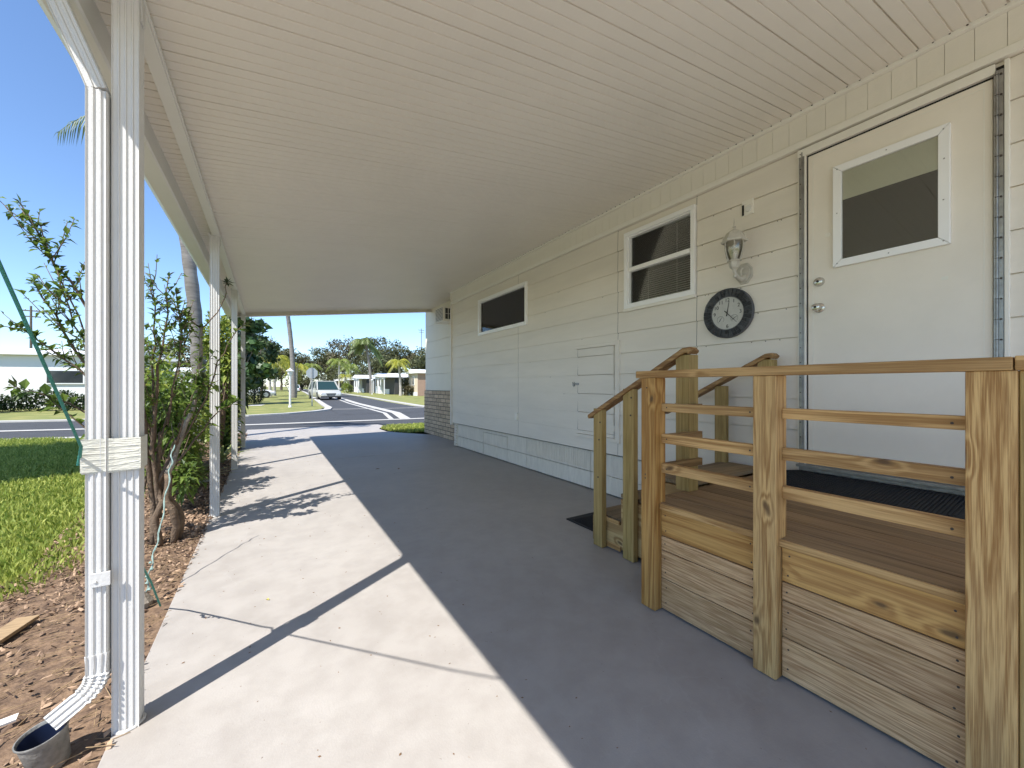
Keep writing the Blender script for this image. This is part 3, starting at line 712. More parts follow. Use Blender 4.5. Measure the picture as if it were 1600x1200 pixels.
dc = empty('doorbell_chime', 'small cream chime plate with a round button above the lantern', 'doorbell', loc=(D,1.61,2.56))
pw(MB().box(D-.012,D-.002,1.568,1.655,2.505,2.622).box(D-.016,D-.012,1.573,1.65,2.59,2.617), 'plate', M['trim'], dc, bevel=.002)
pw(MB().lathe([(.023,-.022),(.026,-.018),(.026,-.012)], (D,1.602,2.552), 18, 'x'), 'button', M['bulb'], dc, smooth='auto')
pw(MB().box(D-.013,D-.0121,1.636,1.652,2.51,2.60), 'slot', M['dark'], dc)

clk = empty('wall_clock', 'round wall clock with dark slate tile rim and cream dial', 'clock', loc=(D,1.757,1.776))
CY, CZ, CR = 1.757, 1.776, .196
pw(MB().lathe([(CR,-.006),(CR,-.030),(CR-.004,-.033),(.128,-.033),(.128,-.026)], (D,CY,CZ), 56, 'x'), 'rim', M['grout'], clk)
rt = [MB(), MB()]
for k in range(34):
    a0 = 2*math.pi*k/34+.012; a1 = 2*math.pi*(k+1)/34-.012
    for r0, r1 in (((.134,.164),(.167,.193)) if k % 3 else ((.134,.193),)):
        x = D-.034-random.uniform(.003,.007); q = []
        for a, r in ((a0,r0),(a1,r0),(a1,r1),(a0,r1)): q.append((CY+math.cos(a)*r, CZ+math.sin(a)*r))
        rt[random.random() < .38].prism(q, x, D-.033, 'x')
for q_ in split(rt[0]): pw(q_, 'slate_tile', M['slate'], clk, bevel=.001)
for q_ in split(rt[1]): pw(q_, 'slate_tile', M['slate2'], clk, bevel=.001)
pw(MB().lathe([(.1275,-.0275),(.1275,-.0262)], (D,CY,CZ), 48, 'x'), 'dial', M['clockface'], clk)
def text(s, size, y, z, x, parent, name, m, rot=0):
    cu = bpy.data.curves.new(name, 'FONT'); cu.body = s; cu.size = size; cu.align_x = 'CENTER'; cu.align_y = 'CENTER'; cu.extrude = .0004
    o = bpy.data.objects.new('tmp', cu); col.objects.link(o)
    dg = bpy.context.evaluated_depsgraph_get(); me = bpy.data.meshes.new_from_object(o.evaluated_get(dg)); bpy.data.objects.remove(o)
    # face -X, reading left to right along -Y
    Mx = Matrix(((0,0,-1,x),(-1,0,0,y),(0,1,0,z),(0,0,0,1)))
    me.transform(Mx); me.materials.clear(); me.materials.append(m); me.name = name
    o2 = bpy.data.objects.new(name, me); col.objects.link(o2); o2.parent = parent; o2.matrix_parent_inverse = Matrix.Translation(-parent.location); return o2
for n_ in (12,1,2,3,6,9,10,11):
    a = R(90-30*n_); text(str(n_), .040, CY-math.cos(a)*.103, CZ+math.sin(a)*.103, D-.0292, clk, 'numeral', M['black'])
tk = MB()
for k in range(60):
    a = 2*math.pi*k/60; r = .124; tk.box(D-.0290,D-.0284,CY+math.cos(a)*r-.0007,CY+math.cos(a)*r+.0007,CZ+math.sin(a)*r-.0007,CZ+math.sin(a)*r+.0007)
for sy, sz in ((.055,-.045),(-.055,-.045)):
    for k in range(14):
        a = R(-50+k*20); yy, zz = CY+sy+math.cos(a)*.027, CZ+sz+math.sin(a)*.027
        tk.box(D-.0290,D-.0284,yy-.002,yy+.002,zz-.002,zz+.002)
pw(tk, 'dial_mark', M['black'], clk)
def hand(a, l, tail, wd, x, c=(0,0)):
    d = Vector((0,-math.cos(a),math.sin(a))); n_ = Vector((0,d.z,-d.y))*wd; c0 = Vector((x,CY+c[0],CZ+c[1])); b = MB()
    P = [c0-d*tail-n_*1.4, c0-d*tail+n_*1.4, c0+n_, c0+d*l+n_*.5, c0+d*l-n_*.5, c0-n_]
    b.add([(p.x,p.y,p.z) for p in P]+[(p.x-.001,p.y,p.z) for p in P], [(0,1,2,5),(5,2,3,4),(6,7,8,11),(11,8,9,10)]+[(i,(i+1)%6,(i+1)%6+6,i+6) for i in range(6)]); return b
pw(hand(R(80),.088,.024,.0032,D-.032), 'hour_hand', M['black'], clk)
pw(hand(R(-46),.108,.030,.0024,D-.034), 'minute_hand', M['black'], clk)
pw(hand(R(55),.022,.018,.0016,D-.0298,(.055,-.045)), 'thermometer_needle', M['black'], clk)
pw(hand(R(32),.026,.020,.0016,D-.0298,(-.055,-.045)), 'humidity_needle', M['black'], clk)

# ------------------------------------------------------------------ carport
cp = empty('carport', 'white aluminium carport roof on fluted posts over the driveway', 'carport', loc=(0,0,0))
def ceilz(x): return 3.073 - .1225*(3.12-x)
Y0, Y1 = -1.2, 9.4  # near end cut short, out of view, so sun reaches the slab behind
prof = []; y = Y0; k = 0
while y < Y1-.01:
    dpt, gw = (.012,.0085) if k % 5 == 0 else (.0062,.0072)
    prof += [(y,0),(y+.0015,dpt),(y+gw-.0015,dpt),(y+gw,0)] if k % 5 else [(y,0),(y+.001,dpt),(y+gw-.001,dpt),(y+gw,0)]
    y += .0622; k += 1
prof.append((Y1,0)); b = MB(); x0, x1 = -.63, 3.47
vs_ = [(x0,p[0],ceilz(x0)+p[1]) for p in prof]+[(x1,p[0],ceilz(x1)+p[1]) for p in prof]; n = len(prof)
b.add(vs_, [(i,i+1,i+1+n,i+n) for i in range(n-1)])
cp_o = b.build('ceiling_panel', M['ceil'], cp, fix=False)
b = MB(); b.prism([(x0,ceilz(x0)+.02),(x1,ceilz(x1)+.02),(x1,ceilz(x1)+.085),(x0,ceilz(x0)+.085)], Y0, Y1, 'y'); b.build('roof_panel', M['white'], cp)
# end fascia
b = MB(); b.prism([(x0,ceilz(x0)-.075),(x1,ceilz(x1)-.075),(x1,ceilz(x1)+.10),(x0,ceilz(x0)+.10)], Y1, Y1+.03, 'y')
b.prism([(x0,ceilz(x0)-.078),(x1,ceilz(x1)-.078),(x1,ceilz(x1)-.062),(x0,ceilz(x0)-.062)], Y1-.05, Y1, 'y'); b.build('fascia', M['ceil'], cp)
b = MB(); b.prism([(x0,ceilz(x0)-.03),(x1,ceilz(x1)-.03),(x1,ceilz(x1)+.10),(x0,ceilz(x0)+.10)], Y0-.03, Y0, 'y'); b.build('fascia', M['white'], cp)
# beam over the posts: two flanges and a web
b = MB(); b.box(-.444,-.389,Y0,Y1-.05,2.583,2.597); b.box(-.428,-.397,Y0,Y1-.05,2.597,2.636); b.box(-.444,-.436,Y0,Y1-.05,2.588,2.604); b.box(-.389,-.381,Y0,Y1-.05,2.588,2.604)
b.build('beam', M['white'], cp, bevel=.002)
# gutter: open trough with rolled lip
gs = [(-.548,2.635),(-.548,2.502),(-.556,2.494),(-.645,2.488),(-.668,2.505),(-.668,2.60),(-.680,2.62),(-.672,2.655),(-.662,2.655),(-.668,2.625),(-.656,2.60),(-.656,2.51),(-.642,2.500),(-.560,2.506),(-.560,2.635)]
b = MB(); b.prism([(p[0],p[1]) for p in gs], Y0-.02, Y1+.04, 'y'); b.build('gutter', M['white'], cp)
b = MB(); b.box(-.668,-.548,Y1+.04,Y1+.044,2.49,2.64); b.build('gutter_trim', M['white'], cp)
# fluted post
def fluted(cx, cy, hw, z0, z1, nf=4, d=.0034):
    sec = []
    for side in range(4):
        for i in range(nf):
            a = -hw+2*hw*i/nf; s_ = 2*hw/nf
            for t, dd in ((0,0),(.10,0),(.2,d) ,(.80,d),(.92,0)):
                u = a+s_*t; off = hw-dd
                if i == 0 and t == 0: off = hw
                sec.append({0:(u,-off),1:(off,u),2:(-u,off),3:(-off,-u)}[side])
    b = MB(); n = len(sec)
    b.add([(cx+p[0],cy+p[1],z0) for p in sec]+[(cx+p[0],cy+p[1],z1) for p in sec], [(i,(i+1)%n,(i+1)%n+n,i+n) for i in range(n)]+[tuple(range(n-1,-1,-1)), tuple(range(n,2*n))])
    return b
plabs = {1.912:'nearest post, with downspout', 4.545:'second post', 6.97:'third post', 9.24:'last post'}
for py in (-.72, 1.905, 4.537, 6.962, 9.235):
    o = fluted(-.424, py, .035, .0, 2.583).build('post', M['whitepost'], cp)
    b = MB(); b.tube([(-.424+.041*math.cos(t_)*(1+.15*math.sin(5*t_)), py+.041*math.sin(t_)*(1+.12*math.cos(4*t_)), .003) for t_ in [i*.524 for i in range(13)]], .006, 6); b.build('paint_bead', M['whitepost'], o)
    b = MB(); b.box(-.466,-.451,py-.045,py-.025,2.57,2.60); b.box(-.3885,-.383,py-.02,py+.02,2.50,2.58); [q_.build('bracket', M['whitepost'], o) for q_ in split(b)]
# downspout: ribbed rectangular pipe, offset from gutter to post, elbow at the foot
def ribsec(w, d, nr=3, dep=.004):
    s_ = []
    for i in range(nr):
        a = -w/2+w*i/nr; u = w/nr
        s_ += [(a+u*.12,-d/2),(a+u*.28,-d/2+dep),(a+u*.62,-d/2+dep),(a+u*.78,-d/2)]
    s_ += [(w/2,-d/2+.006),(w/2,d/2-.006)]
    for i in range(nr):
        a = w/2-w*i/nr; u = w/nr
        s_ += [(a-u*.12,d/2),(a-u*.28,d/2-dep),(a-u*.62,d/2-dep),(a-u*.78,d/2)]
    s_ += [(-w/2,d/2-.006),(-w/2,-d/2+.006)]
    return s_
def rsweep(b, sec, path, scales=None, n=None):
    """section kept with its wide side along the X direction of travel's plane"""
    return b.sweep(sec, path, up=(0,1,0), scales=scales)
rs_ = ribsec(.055,.052)
b = MB(); PX, PY = -.4915, 1.876
rsweep(b, rs_, [(PX,PY,.235),(PX,PY,2.195)])
ds = b.build('downspout', M['whitepost'], cp)
ds['label'] = 'ribbed white downspout beside the nearest post'
b = MB(); rsweep(b, rs_, [(PX,PY,2.20),(PX-.012,PY,2.235),(PX-.10,PY,2.47),(PX-.112,PY,2.505)]); b.build('upper_offset', M['whitepost'], ds)
# lower elbow
b = MB(); path = []; scl = []
c0 = Vector((PX,PY,.235)); dirn = Vector((-.86,-.50,0)).normalized()
for i in range(15):
    t_ = i/14; a = t_*R(64); r = .075
    p = c0 + Vector((0,0,-1))*(r*math.sin(a)) + dirn*(r*(1-math.cos(a))); path.append(tuple(p)); scl.append(1.13 if i % 2 else .90)
path[0] = (PX,PY,.235)
end = Vector(path[-1]); dd = (dirn*math.sin(R(64))+Vector((0,0,-1))*math.cos(R(64))).normalized()
path += [tuple(end+dd*.01), tuple(end+dd*.075)]; scl += [1.0, 1.0]
path = [(PX,PY,.30)] + path; scl = [1.03] + scl
b.sweep(ribsec(.056,.054), path, up=(0,1,0), scales=scl); b.build('lower_elbow', M['whitepost'], ds)
b = MB(); b.box(PX-.012,PX+.036,PY-.034,PY-.027,.53,.575); b.lathe([(.004,-.037),(.006,-.033)], (PX-.0,PY,.548), 8, 'y'); b.build('strap', M['whitepost'], ds)
# tape wrapped round spout and post
b = MB(); tp = []
zt0, zt1 = .905, 1.022
loop = [(-.524,1.844),(-.45,1.859),(-.385,1.864),(-.385,1.947),(-.45,1.950),(-.524,1.908)]
for k in range(3):
    z0 = zt0+.004*k+random.uniform(-.003,.004); z1 = zt1-.004*(2-k); off = .0012*k
    L_ = [(p[0]+(-off if p[0] < -.45 else off), p[1]+(-off if p[1] < 1.9 else off)) for p in loop]; n = 6
    b.add([(p[0],p[1],z0+random.uniform(-.003,.003)) for p in L_]+[(p[0],p[1],z1+random.uniform(-.003,.003)) for p in L_], [(i,(i+1)%n,(i+1)%n+n,i+n) for i in range(n)])
for k in range(4): b.tube([(-.523,1.842,.935+k*.02),(-.45,1.8565,.93+k*.021),(-.388,1.861,.938+k*.019)], .0012, 5)
b.build('tape_wrap', M['tape'], cp, fix=False)

cord = MB(); pth = [(-.475,.30,2.45),(-.488,.8,1.95),(-.497,1.31,1.465),(-.512,1.80,1.005),(-.527,1.842,.965)]
cord.tube(pth, .0042, 8); cord.tube([(-.527,1.842,.972),(-.536,1.86,.94),(-.534,1.93,.93),(-.53,2.0,.85),(-.515,2.35,.50),(-.50,2.62,.22),(-.497,2.80,.015)], .0045, 7)
for k in range(10):
    t_ = k*.9; cord.lathe([(.004,-.006),(.008,0),(.004,.006)], (-.52+.012*math.sin(t_), 2.33+k*.016, .515-k*.018), 6)
tag(cord.build('green_cord', M['cord'], smooth='auto'), 'taut green cord running from the carport beam down to the taped downspout', 'cord')
tw = MB()
P = [Vector((-.545,3.45,.80)),Vector((-.55,3.35,.62)),Vector((-.56,3.15,.33)),Vector((-.575,3.0,.16)),Vector((-.585,2.88,-.01))]
pt = []
for i in range(len(P)-1):
    for k in range(12):
        t_ = k/12; p = P[i].lerp(P[i+1], t_); a = (i*12+k)*.9; pt.append((p.x+.006*math.cos(a), p.y+.003*math.sin(a), p.z+.002*math.sin(a)))
tw.tube(pt, .003, 5); tw.tube([(p[0]+.004*math.sin(i*1.1), p[1], p[2]+.004*math.cos(i*1.1)) for i, p in enumerate(pt)], .0025, 5)
for k in range(6): tw.lathe([(.003,-.008),(.010,0),(.003,.008)], (-.575+.01*math.sin(k*2), 3.0-.02*k, .16-.03*k+.03), 6)
tag(tw.build('plant_twine', M['twine']), 'knotted pale green twine tying the shrub to a peg in the mulch', 'twine')

# bucket
bu = empty('bucket', 'small galvanised bucket with dark blue inside under the downspout elbow', 'bucket', loc=(-.592,1.845,-.012))
bu.scale = (.80,.80,.84)
bu.rotation_euler = (R(5),R(-8),0)
b = MB(); b.lathe([(.052,0),(.055,.004),(.069,.135),(.074,.138),(.074,.143),(.070,.143),(.067,.138),(.052,.02)], (0,0,0), 32); b.build('body', M['galv'], bu, smooth='auto')
b = MB(); b.lathe([(.0505,.018),(.0655,.132)], (0,0,0), 32)
b.f = b.f[:-1]; b.m = b.m[:-1]
b.build('lining', M['bucketin'], bu, smooth='auto')
b = MB(); b.tube([(.072*math.cos(a), .073*math.sin(a), .115-.055*math.sin(a)) for a in [math.pi*i/12 for i in range(13)]], .002, 6); b.build('handle', M['galv'], bu)

# ------------------------------------------------------------------ porch
po = empty('wooden_porch', 'golden pine porch deck with rails and steps up to the white door', 'porch', loc=(0,0,0))
DZ = .575
def wb(name, m, *bx, bev=.003, lab=None):
    b = MB(); b.box(*bx); o = b.build(name, M[m], po, bevel=bev)
    if lab: o['label'] = lab
    return o
wb('post','wgold', 1.742,1.83,1.378,1.468,.004,1.243)
wb('post','wpost', 1.75,1.838,.795,.885,.004,1.243)
wb('post','wpost', 1.75,1.838,.19,.286,.004,1.243, lab='broad blotchy post in the right foreground')
wb('post','wolive', 1.764,1.85,.098,.1885,.004,1.243)
wb('post','wpost', 1.75,1.838,-.62,-.53,.004,1.243)
wb('top_rail','wrailY', 1.74,1.835,.197,1.505,1.2435,1.281)
wb('top_rail','wrailY', 1.742,1.85,-.62,.194,1.2435,1.283)
for za, zb_ in ((1.063,1.106),(.893,.943),(.735,.784)):
    wb('rail','wrailY', 1.795,1.833,.885,1.378,za,zb_)
    wb('rail','wrailY', 1.797,1.835,.286,.795,za+.002,zb_+.002)
    wb('rail','wrailY', 1.797,1.835,-.53,.085,za,zb_)
    wb('rail','wrailX', 1.83,2.20,1.398,1.432,za-.006,zb_-.012)
# deck boards run lengthways
xs = 1.79; ws = [.138,.14,.14,.14,.14,.14,.14,.14,.14]
for wd in ws:
    xe = min(xs+wd, D-.03)
    if xe-xs > .03: wb('deck_board','wdeck' if xs > 1.8 else 'wdeck', xs,xe-.004,-.62,1.462,DZ-.032,DZ+random.uniform(-.0012,.0012), bev=.003)
    xs += wd
wb('nosing','wrailY', 1.776,1.7885,-.62,1.376,DZ-.033,DZ-.002, bev=.003)
for (za, zb_, m_) in ((.401,.539,'wboard'),(.324,.396,'wgrey'),(.175,.320,'wgrey'),(.012,.171,'wgrey')):
    for ya, yb in ((.8875,1.376),(.2885,.7925),(-.62,.083)):
        wb('skirt_board', m_, 1.792,1.812,ya,yb,za,zb_, bev=.003)
wb('porch_core','wdeck', 1.86,3.05,-.6,1.44,.02,.52)
wb('joist','wdeck', 1.82,1.855,-.6,1.37,.03,.535)
# steps
for k, (za, y0_, y1_) in enumerate(((.23,1.985,2.275),(.42,1.725,2.012),(.612,1.468,1.75))):
    wb('tread','wstepX', 2.17,3.03,y0_,y1_,za-.028,za)
    wb('riser','wply', 2.175,3.02,y1_-.035,y1_-.017,za-.19 if k else .01,za-.030)
def stringer(x0_,x1_):
    b = MB(); b.prism([(1.475,.035),(2.245,.02),(2.245,.200),(1.99,.200),(1.99,.39),(1.73,.39),(1.73,.582),(1.475,.582)], x0_, x1_, 'x')
    return b.build('stringer', M['wply'], po, bevel=.003)
stringer(2.148,2.168); stringer(3.032,3.052)
b = MB(); b.box(2.136,2.147,2.0,2.235,.198,.226); b.box(2.14,2.147,1.99,2.24,.01,.05); b.build('edge_strip', M['wrailY'], po, bevel=.002)
wb('toe_board','skirtw' if 'skirtw' in M else 'wrailX', 2.15,3.05,2.262,2.28,.01,.198)
wb('handrail_post','wolive', 2.10,2.19,1.42,1.51,.576,1.385)
wb('handrail_post','wolive', 2.09,2.135,2.12,2.21,.004,1.03)
wb('handrail_post','wolive', 2.095,2.140,1.83,1.925,.004,1.18)
wb('handrail_post','wolive', 2.955,3.045,1.375,1.465,.576,1.385)
wb('handrail_post','wolive', 2.98,3.02,1.705,1.795,.42,1.20)
def handrail(x, ya, za, yb, zb_):
    sec = [(-.045,-.018),(.045,-.018),(.046,.004),(.034,.016),(-.034,.016),(-.046,.004)]
    b = MB(); b.sweep(sec, [(x,ya,za),(x,yb,zb_),(x,yb-.035,zb_+.004),(x,yb-.05,zb_-.012)]); return b.build('handrail', M['whand'], po, bevel=.004)
handrail(2.125,2.265,.965,1.455,1.41); handrail(2.99,2.265,.965,1.41,1.41)
b = MB()
for yy, zz in ((2.14,.93),(1.845,1.12),(1.85,1.0),(2.16,.52),(2.15,.80)): b.lathe([(.006,-.003),(.006,0)], (2.09,yy,zz), 8, 'x')
for yy, zz in ((1.44,.72),(1.44,.70),(1.43,1.19)): b.lathe([(.004,-.002),(.004,0)], (1.742,yy,zz), 8, 'x')
[q_.build('nail', M['screw'], po) for q_ in split(b)]

nb = MB()
for yy in (.24,.84,1.42):
    for zz in (1.085,.917,.758):
        nb.lathe([(.004,-.002),(.004,.001)], (1.7965,yy+(.08 if yy < 1.3 else -.075),zz), 8, 'x')
for yy in (.31,.77,.91,1.35):
    for zz in (.43,.51,.36,.21,.28,.05,.13):
        nb.lathe([(.0035,-.0015),(.0035,.001)], (1.792,yy+random.uniform(-.006,.006),zz), 8, 'x')
for q_ in split(nb): q_.build('nail', M['screw'], po)
# mats
def doormat(name, x0_,x1_,y0_,y1_,z,label,cut=.05):
    t = empty(name, label, 'doormat', loc=(x0_,y0_,z)); w_, l_ = x1_-x0_, y1_-y0_
    b = MB(); b.prism([(cut,0),(w_-cut,0),(w_,cut),(w_,l_-cut),(w_-cut,l_),(cut,l_),(0,l_-cut),(0,cut)], 0, .007, 'z'); b.build('backing', M['mat'], t, bevel=.002)
    b = MB(); n_ = int((l_-.08)/.016)
    for i in range(n_):
        yy = .04+i*.016; c_ = max(0, cut-yy+.03, yy-(l_-cut)+.03) if cut > .02 else .03
        b.box(.03+max(0,c_-.03), w_-.03-max(0,c_-.03), yy, yy+.008, .007, .0115)
    b.build('ribbed_pile', M['mat'], t); return t
dm = doormat('doormat', 2.655,3.075,.43,1.33,DZ+.006,'black ribbed rubber mat on the porch deck in front of the door', .07)
dm.rotation_euler = (0, R(-5.5), 0)
doormat('doormat', 2.27,2.92,2.36,2.76,.001,'dark mat on the concrete at the foot of the porch steps', .012)

# ------------------------------------------------------------------ floor litter
def litter(name, pts, m, s, label):
    for i, (x, y) in enumerate(pts):
        b = MB(); a = random.uniform(0,6.28); c, s_ = math.cos(a)*s, math.sin(a)*s
        b.add([(x-c,y-s_,.002),(x-s_*.4,y+c*.4,.012),(x+c,y+s_,.004),(x+s_*.4,y-c*.4,.010),(x,y,.003)], [(0,1,4),(1,2,4),(2,3,4),(3,0,4)])
        tag(b.build(name, m), label[i], 'leaf')
litter('dry_leaf', [(1.335,5.85),(1.60,5.70)], M['litter'], .035, ['brown fallen leaf on the shaded concrete, left of two','brown fallen leaf on the shaded concrete, right of two'])
litter('yellow_leaf', [(-.006,2.593)], M['yleaf'], .014, ['small yellow leaf on the sunlit concrete near the second post'])
b = MB()
for i in range(330):
    x = random.uniform(-.42,2.9) if i > 240 else random.uniform(-.42,1.0); y = .4+random.random()**1.6*8; q_ = random.uniform(.0015,.006)*(1+.12*y); a = random.uniform(0,3.1); e2 = random.uniform(.15,.8)
    u = Vector((math.cos(a),math.sin(a),0))*q_; v = Vector((-math.sin(a),math.cos(a),0))*q_*e2; c = Vector((x,y,.0012)); t_ = Vector((0,0,q_*.25))
    b.add([c-u,c-v,c+u,c+v,c+t_], [(0,1,4),(1,2,4),(2,3,4),(3,0,4)])
tag(b.build('debris', M['litter'], fix=False), 'tiny dark specks of grit and leaf crumbs scattered over the concrete', 'debris', kind='stuff')
# board, shards in the bed
b = MB(); b.box(-.045,.045,-.22,.22,0,.018); o = b.build('wood_plank', M['chiptan'], bevel=.003); o.location = (-1.10,2.80,.005); o.rotation_euler = (0,0,R(-14)); tag(o, 'short weathered plank lying on the mulch at the left edge', 'plank')
b = MB(); b.prism([(-.03,-.012),(.028,-.016),(.034,.012),(-.026,.016)], 0, .008, 'z'); o = b.build('white_shard', M['trim']); o.location = (-.795,2.12,.012); o.rotation_euler = (R(10),0,R(20)); tag(o, 'white shard lying on the bare soil near the bucket', 'shard')
b = MB(); b.prism([(-.09,-.03),(.10,-.035),(.085,.03),(-.08,.035)], 0, .012, 'z'); o = b.build('stepping_stone', M['concrete'], bevel=.004); o.location = (-.66,6.2,.004); tag(o, 'pale flat stone in the mulch between the second and third posts', 'stone')
b = MB(); b.lathe([(.05,0),(.06,.03),(.02,.08)], (0,0,0), 9); o = b.build('dead_stump', M['barkdead']); o.location = (-.60,2.9,-.01); tag(o, 'small dark stub in the mulch where the twine ends', 'stump')

# ------------------------------------------------------------------ planting
def leaf(b, p, d, l, wd, fold=.25, mi=0, droop=0):
    d = d.normalized(); s_ = d.cross(Vector((0,0,1)))
    if s_.length < .05: s_ = Vector((1,0,0))
    s_.normalize(); n_ = s_.cross(d)
    a = p; t = p+d*l+Vector((0,0,-droop*l)); c = p+d*l*.45
    b.add([a, c+s_*wd/2+n_*wd*fold, t, c-s_*wd/2+n_*wd*fold, c], [(0,4,1),(4,2,1),(0,3,4),(4,3,2)], mi)
def rv(s=1): return Vector((random.gauss(0,s),random.gauss(0,s),random.gauss(0,s)))

def shrub_main():
    t = empty('flowering_shrub', 'tall leggy shrub with twisted bare trunks beside the nearest post', 'shrub', loc=(-.70,3.95,0))
    st_ = MB(); dead = MB(); lf = MB(); bud = MB()
    off = Vector((-.70,3.95,0))
    def P(l): return [Vector(p)-off for p in l]
    def shoot(path, r0, r1, m=st_, leaves=True, dens=26, side=True, ls=1.0, start=.35):
        dens *= 1.45; ls *= 1.15; r0 *= .85
        pts = P(path)
        # subdivide with wobble
        q = []
        for a, c in zip(pts, pts[1:]):
            for k in range(3): q.append(a.lerp(c, k/3)+(rv(.006) if k else Vector((0,0,0))))
        q.append(pts[-1]); n_ = len(q)
        m.tube([tuple(v) for v in q], [r0+(r1-r0)*i/(n_-1) for i in range(n_)], 6)
        if not leaves: return
        tot = sum((c-a).length for a, c in zip(q, q[1:])); N_ = int(tot*dens); 
        for i in range(N_):
            u = start+(1-start)*random.random()**.8; k = min(int(u*(n_-1)), n_-2); p = q[k].lerp(q[k+1], u*(n_-1)-k); d = (q[k+1]-q[k]).normalized()
            o = rv(); o -= d*o.dot(d); o.normalize()
            l = random.uniform(.025,.07)*ls
            leaf(lf, p, o*1.0+d*.5+Vector((0,0,.15)), l, l*.55, droop=random.uniform(0,.4))
        for i in range(6):
            o = rv().normalized(); d = (q[-1]-q[-2]).normalized(); leaf(lf if random.random() < .6 else bud, q[-1]-d*random.uniform(0,.03), o+d*.8, random.uniform(.03,.06)*ls, .022*ls)
        if side:
            for i in range(int(tot*8)):
                u = random.uniform(.3,.95); k = min(int(u*(n_-1)), n_-2); p = q[k]; d = (q[k+1]-q[k]).normalized(); o = rv(); o -= d*o.dot(d); o.normalize()
                L_ = random.uniform(.08,.32); dd_ = (d*.8+o*.7+Vector((0,0,.35))).normalized(); e1 = p+dd_*L_*.5+rv(.01); e2 = e1+(dd_+Vector((0,0,.3))).normalized()*L_*.5
                m.tube([tuple(p),tuple(e1),tuple(e2)], [.0035,.0028,.0018], 5)
                for j in range(int(L_*48)):
                    v = random.random(); pp = p.lerp(e1, v*2) if v < .5 else e1.lerp(e2, v*2-1); o2 = rv().normalized(); l = random.uniform(.025,.06)*ls
                    leaf(lf, pp, o2+dd_*.4, l, l*.55, droop=random.uniform(0,.4))
    S = shoot
    S([(-.74,3.95,-.02),(-.747,3.98,.3),(-.77,3.93,.64),(-.79,3.9,1.02),(-.92,3.9,1.4),(-1.11,3.92,1.8),(-1.30,3.95,2.17),(-1.42,3.98,2.43)], .026, .004, dens=24, start=.4)
    S([(-.74,3.98,-.02),(-.72,4.0,.44),(-.80,4.05,.74),(-1.05,4.05,1.21),(-1.22,4.0,1.57),(-1.36,3.98,1.92)], .024, .004, dens=26, start=.45)
    S([(-.80,4.05,.74),(-.98,4.1,1.05),(-1.18,4.1,1.33),(-1.38,4.1,1.52),(-1.47,4.1,1.62)], .012, .003, dens=26)
    S([(-1.05,4.05,1.21),(-1.15,4.0,1.7),(-1.25,3.9,2.05),(-1.30,3.9,2.28)], .008, .003, dens=26)
    S([(-.79,3.9,1.02),(-.95,3.8,1.25),(-1.10,3.75,1.6),(-1.16,3.7,1.95)], .009, .003, dens=26)
    S([(-.78,3.95,.73),(-1.02,4.0,.95),(-1.28,3.95,1.13),(-1.42,3.9,1.20)], .010, .003, dens=16, ls=1.5, side=False)
    S([(-.78,3.95,.60),(-1.0,3.9,.80),(-1.15,3.9,.98),(-1.25,3.9,1.1)], .009, .003, dens=18, ls=1.4, side=False)
    S([(-.636,3.95,-.02),(-.60,3.93,.13),(-.615,3.9,.25),(-.665,3.93,.36),(-.66,3.95,.53)], .032, .024, leaves=False)
    S([(-.60,4.02,-.02),(-.585,4.02,.16),(-.64,4.0,.30),(-.70,3.98,.42),(-.72,3.97,.60),(-.70,3.95,.85)], .026, .014, leaves=False)
    S([(-.70,3.93,-.02),(-.72,3.9,.15),(-.685,3.92,.33),(-.72,3.95,.46),(-.66,3.97,.62),(-.60,3.98,.80)], .030, .014, leaves=False)
    S([(-.72,3.97,.50),(-.78,4.0,.62),(-.76,4.02,.82),(-.82,4.0,1.0)], .016, .008, leaves=False)
    S([(-.66,3.95,.53),(-.61,4.0,.72),(-.513,4.0,1.01),(-.473,4.0,1.32),(-.461,4.0,1.67)], .028, .011, m=dead, dens=20, start=.5)
    S([(-.461,4.0,1.66),(-.36,4.02,1.80),(-.305,4.0,1.93),(-.292,4.0,2.06)], .006, .0035, leaves=True, dens=10, side=False, ls=.5)
    for i in range(14):
        o = rv().normalized(); leaf(bud, Vector((-.292,4.0,2.05))-off, o+Vector((0,0,.25)), random.uniform(.04,.06), .02)
    S([(-.461,4.0,1.66),(-.60,3.98,1.80),(-.72,3.97,1.94),(-.79,3.96,2.05)], .006, .003, leaves=False)
    S([(-.703,3.95,.2),(-.74,3.9,.73),(-.70,3.85,1.21),(-.66,3.85,1.60),(-.636,3.85,2.02)], .018, .003, dens=18, start=.5, ls=.9)
    S([(-.72,4.05,.4),(-.76,4.1,.9),(-.78,4.1,1.4),(-.76,4.1,1.75),(-.79,4.1,2.02)], .014, .003, dens=18, start=.5, ls=.9)
    S([(-.61,4.0,.72),(-.43,4.0,1.10),(-.36,4.02,1.40),(-.25,4.0,1.62),(-.16,4.0,1.74)], .010, .003, dens=12, side=False, ls=1.2)
    S([(-.66,3.95,.53),(-.50,4.0,.78),(-.36,4.0,.98),(-.24,4.0,1.07)], .010, .003, dens=26, side=False, ls=1.4)
    S([(-.66,3.95,.9),(-.60,3.9,1.3),(-.57,3.9,1.62),(-.60,3.9,1.92)], .008, .003, dens=26)
    S([(-.72,4.0,.7),(-.66,4.1,1.1),(-.60,4.15,1.45),(-.56,4.15,1.75)], .009, .003, dens=30)
    S([(-.61,4.0,.72),(-.55,3.85,.95),(-.48,3.75,1.15),(-.40,3.7,1.25)], .009, .003, dens=34, ls=1.3)
    S([(-.72,4.0,.62),(-.62,4.05,.85),(-.55,4.1,1.05),(-.50,4.1,1.15)], .008, .003, dens=36, ls=1.4)
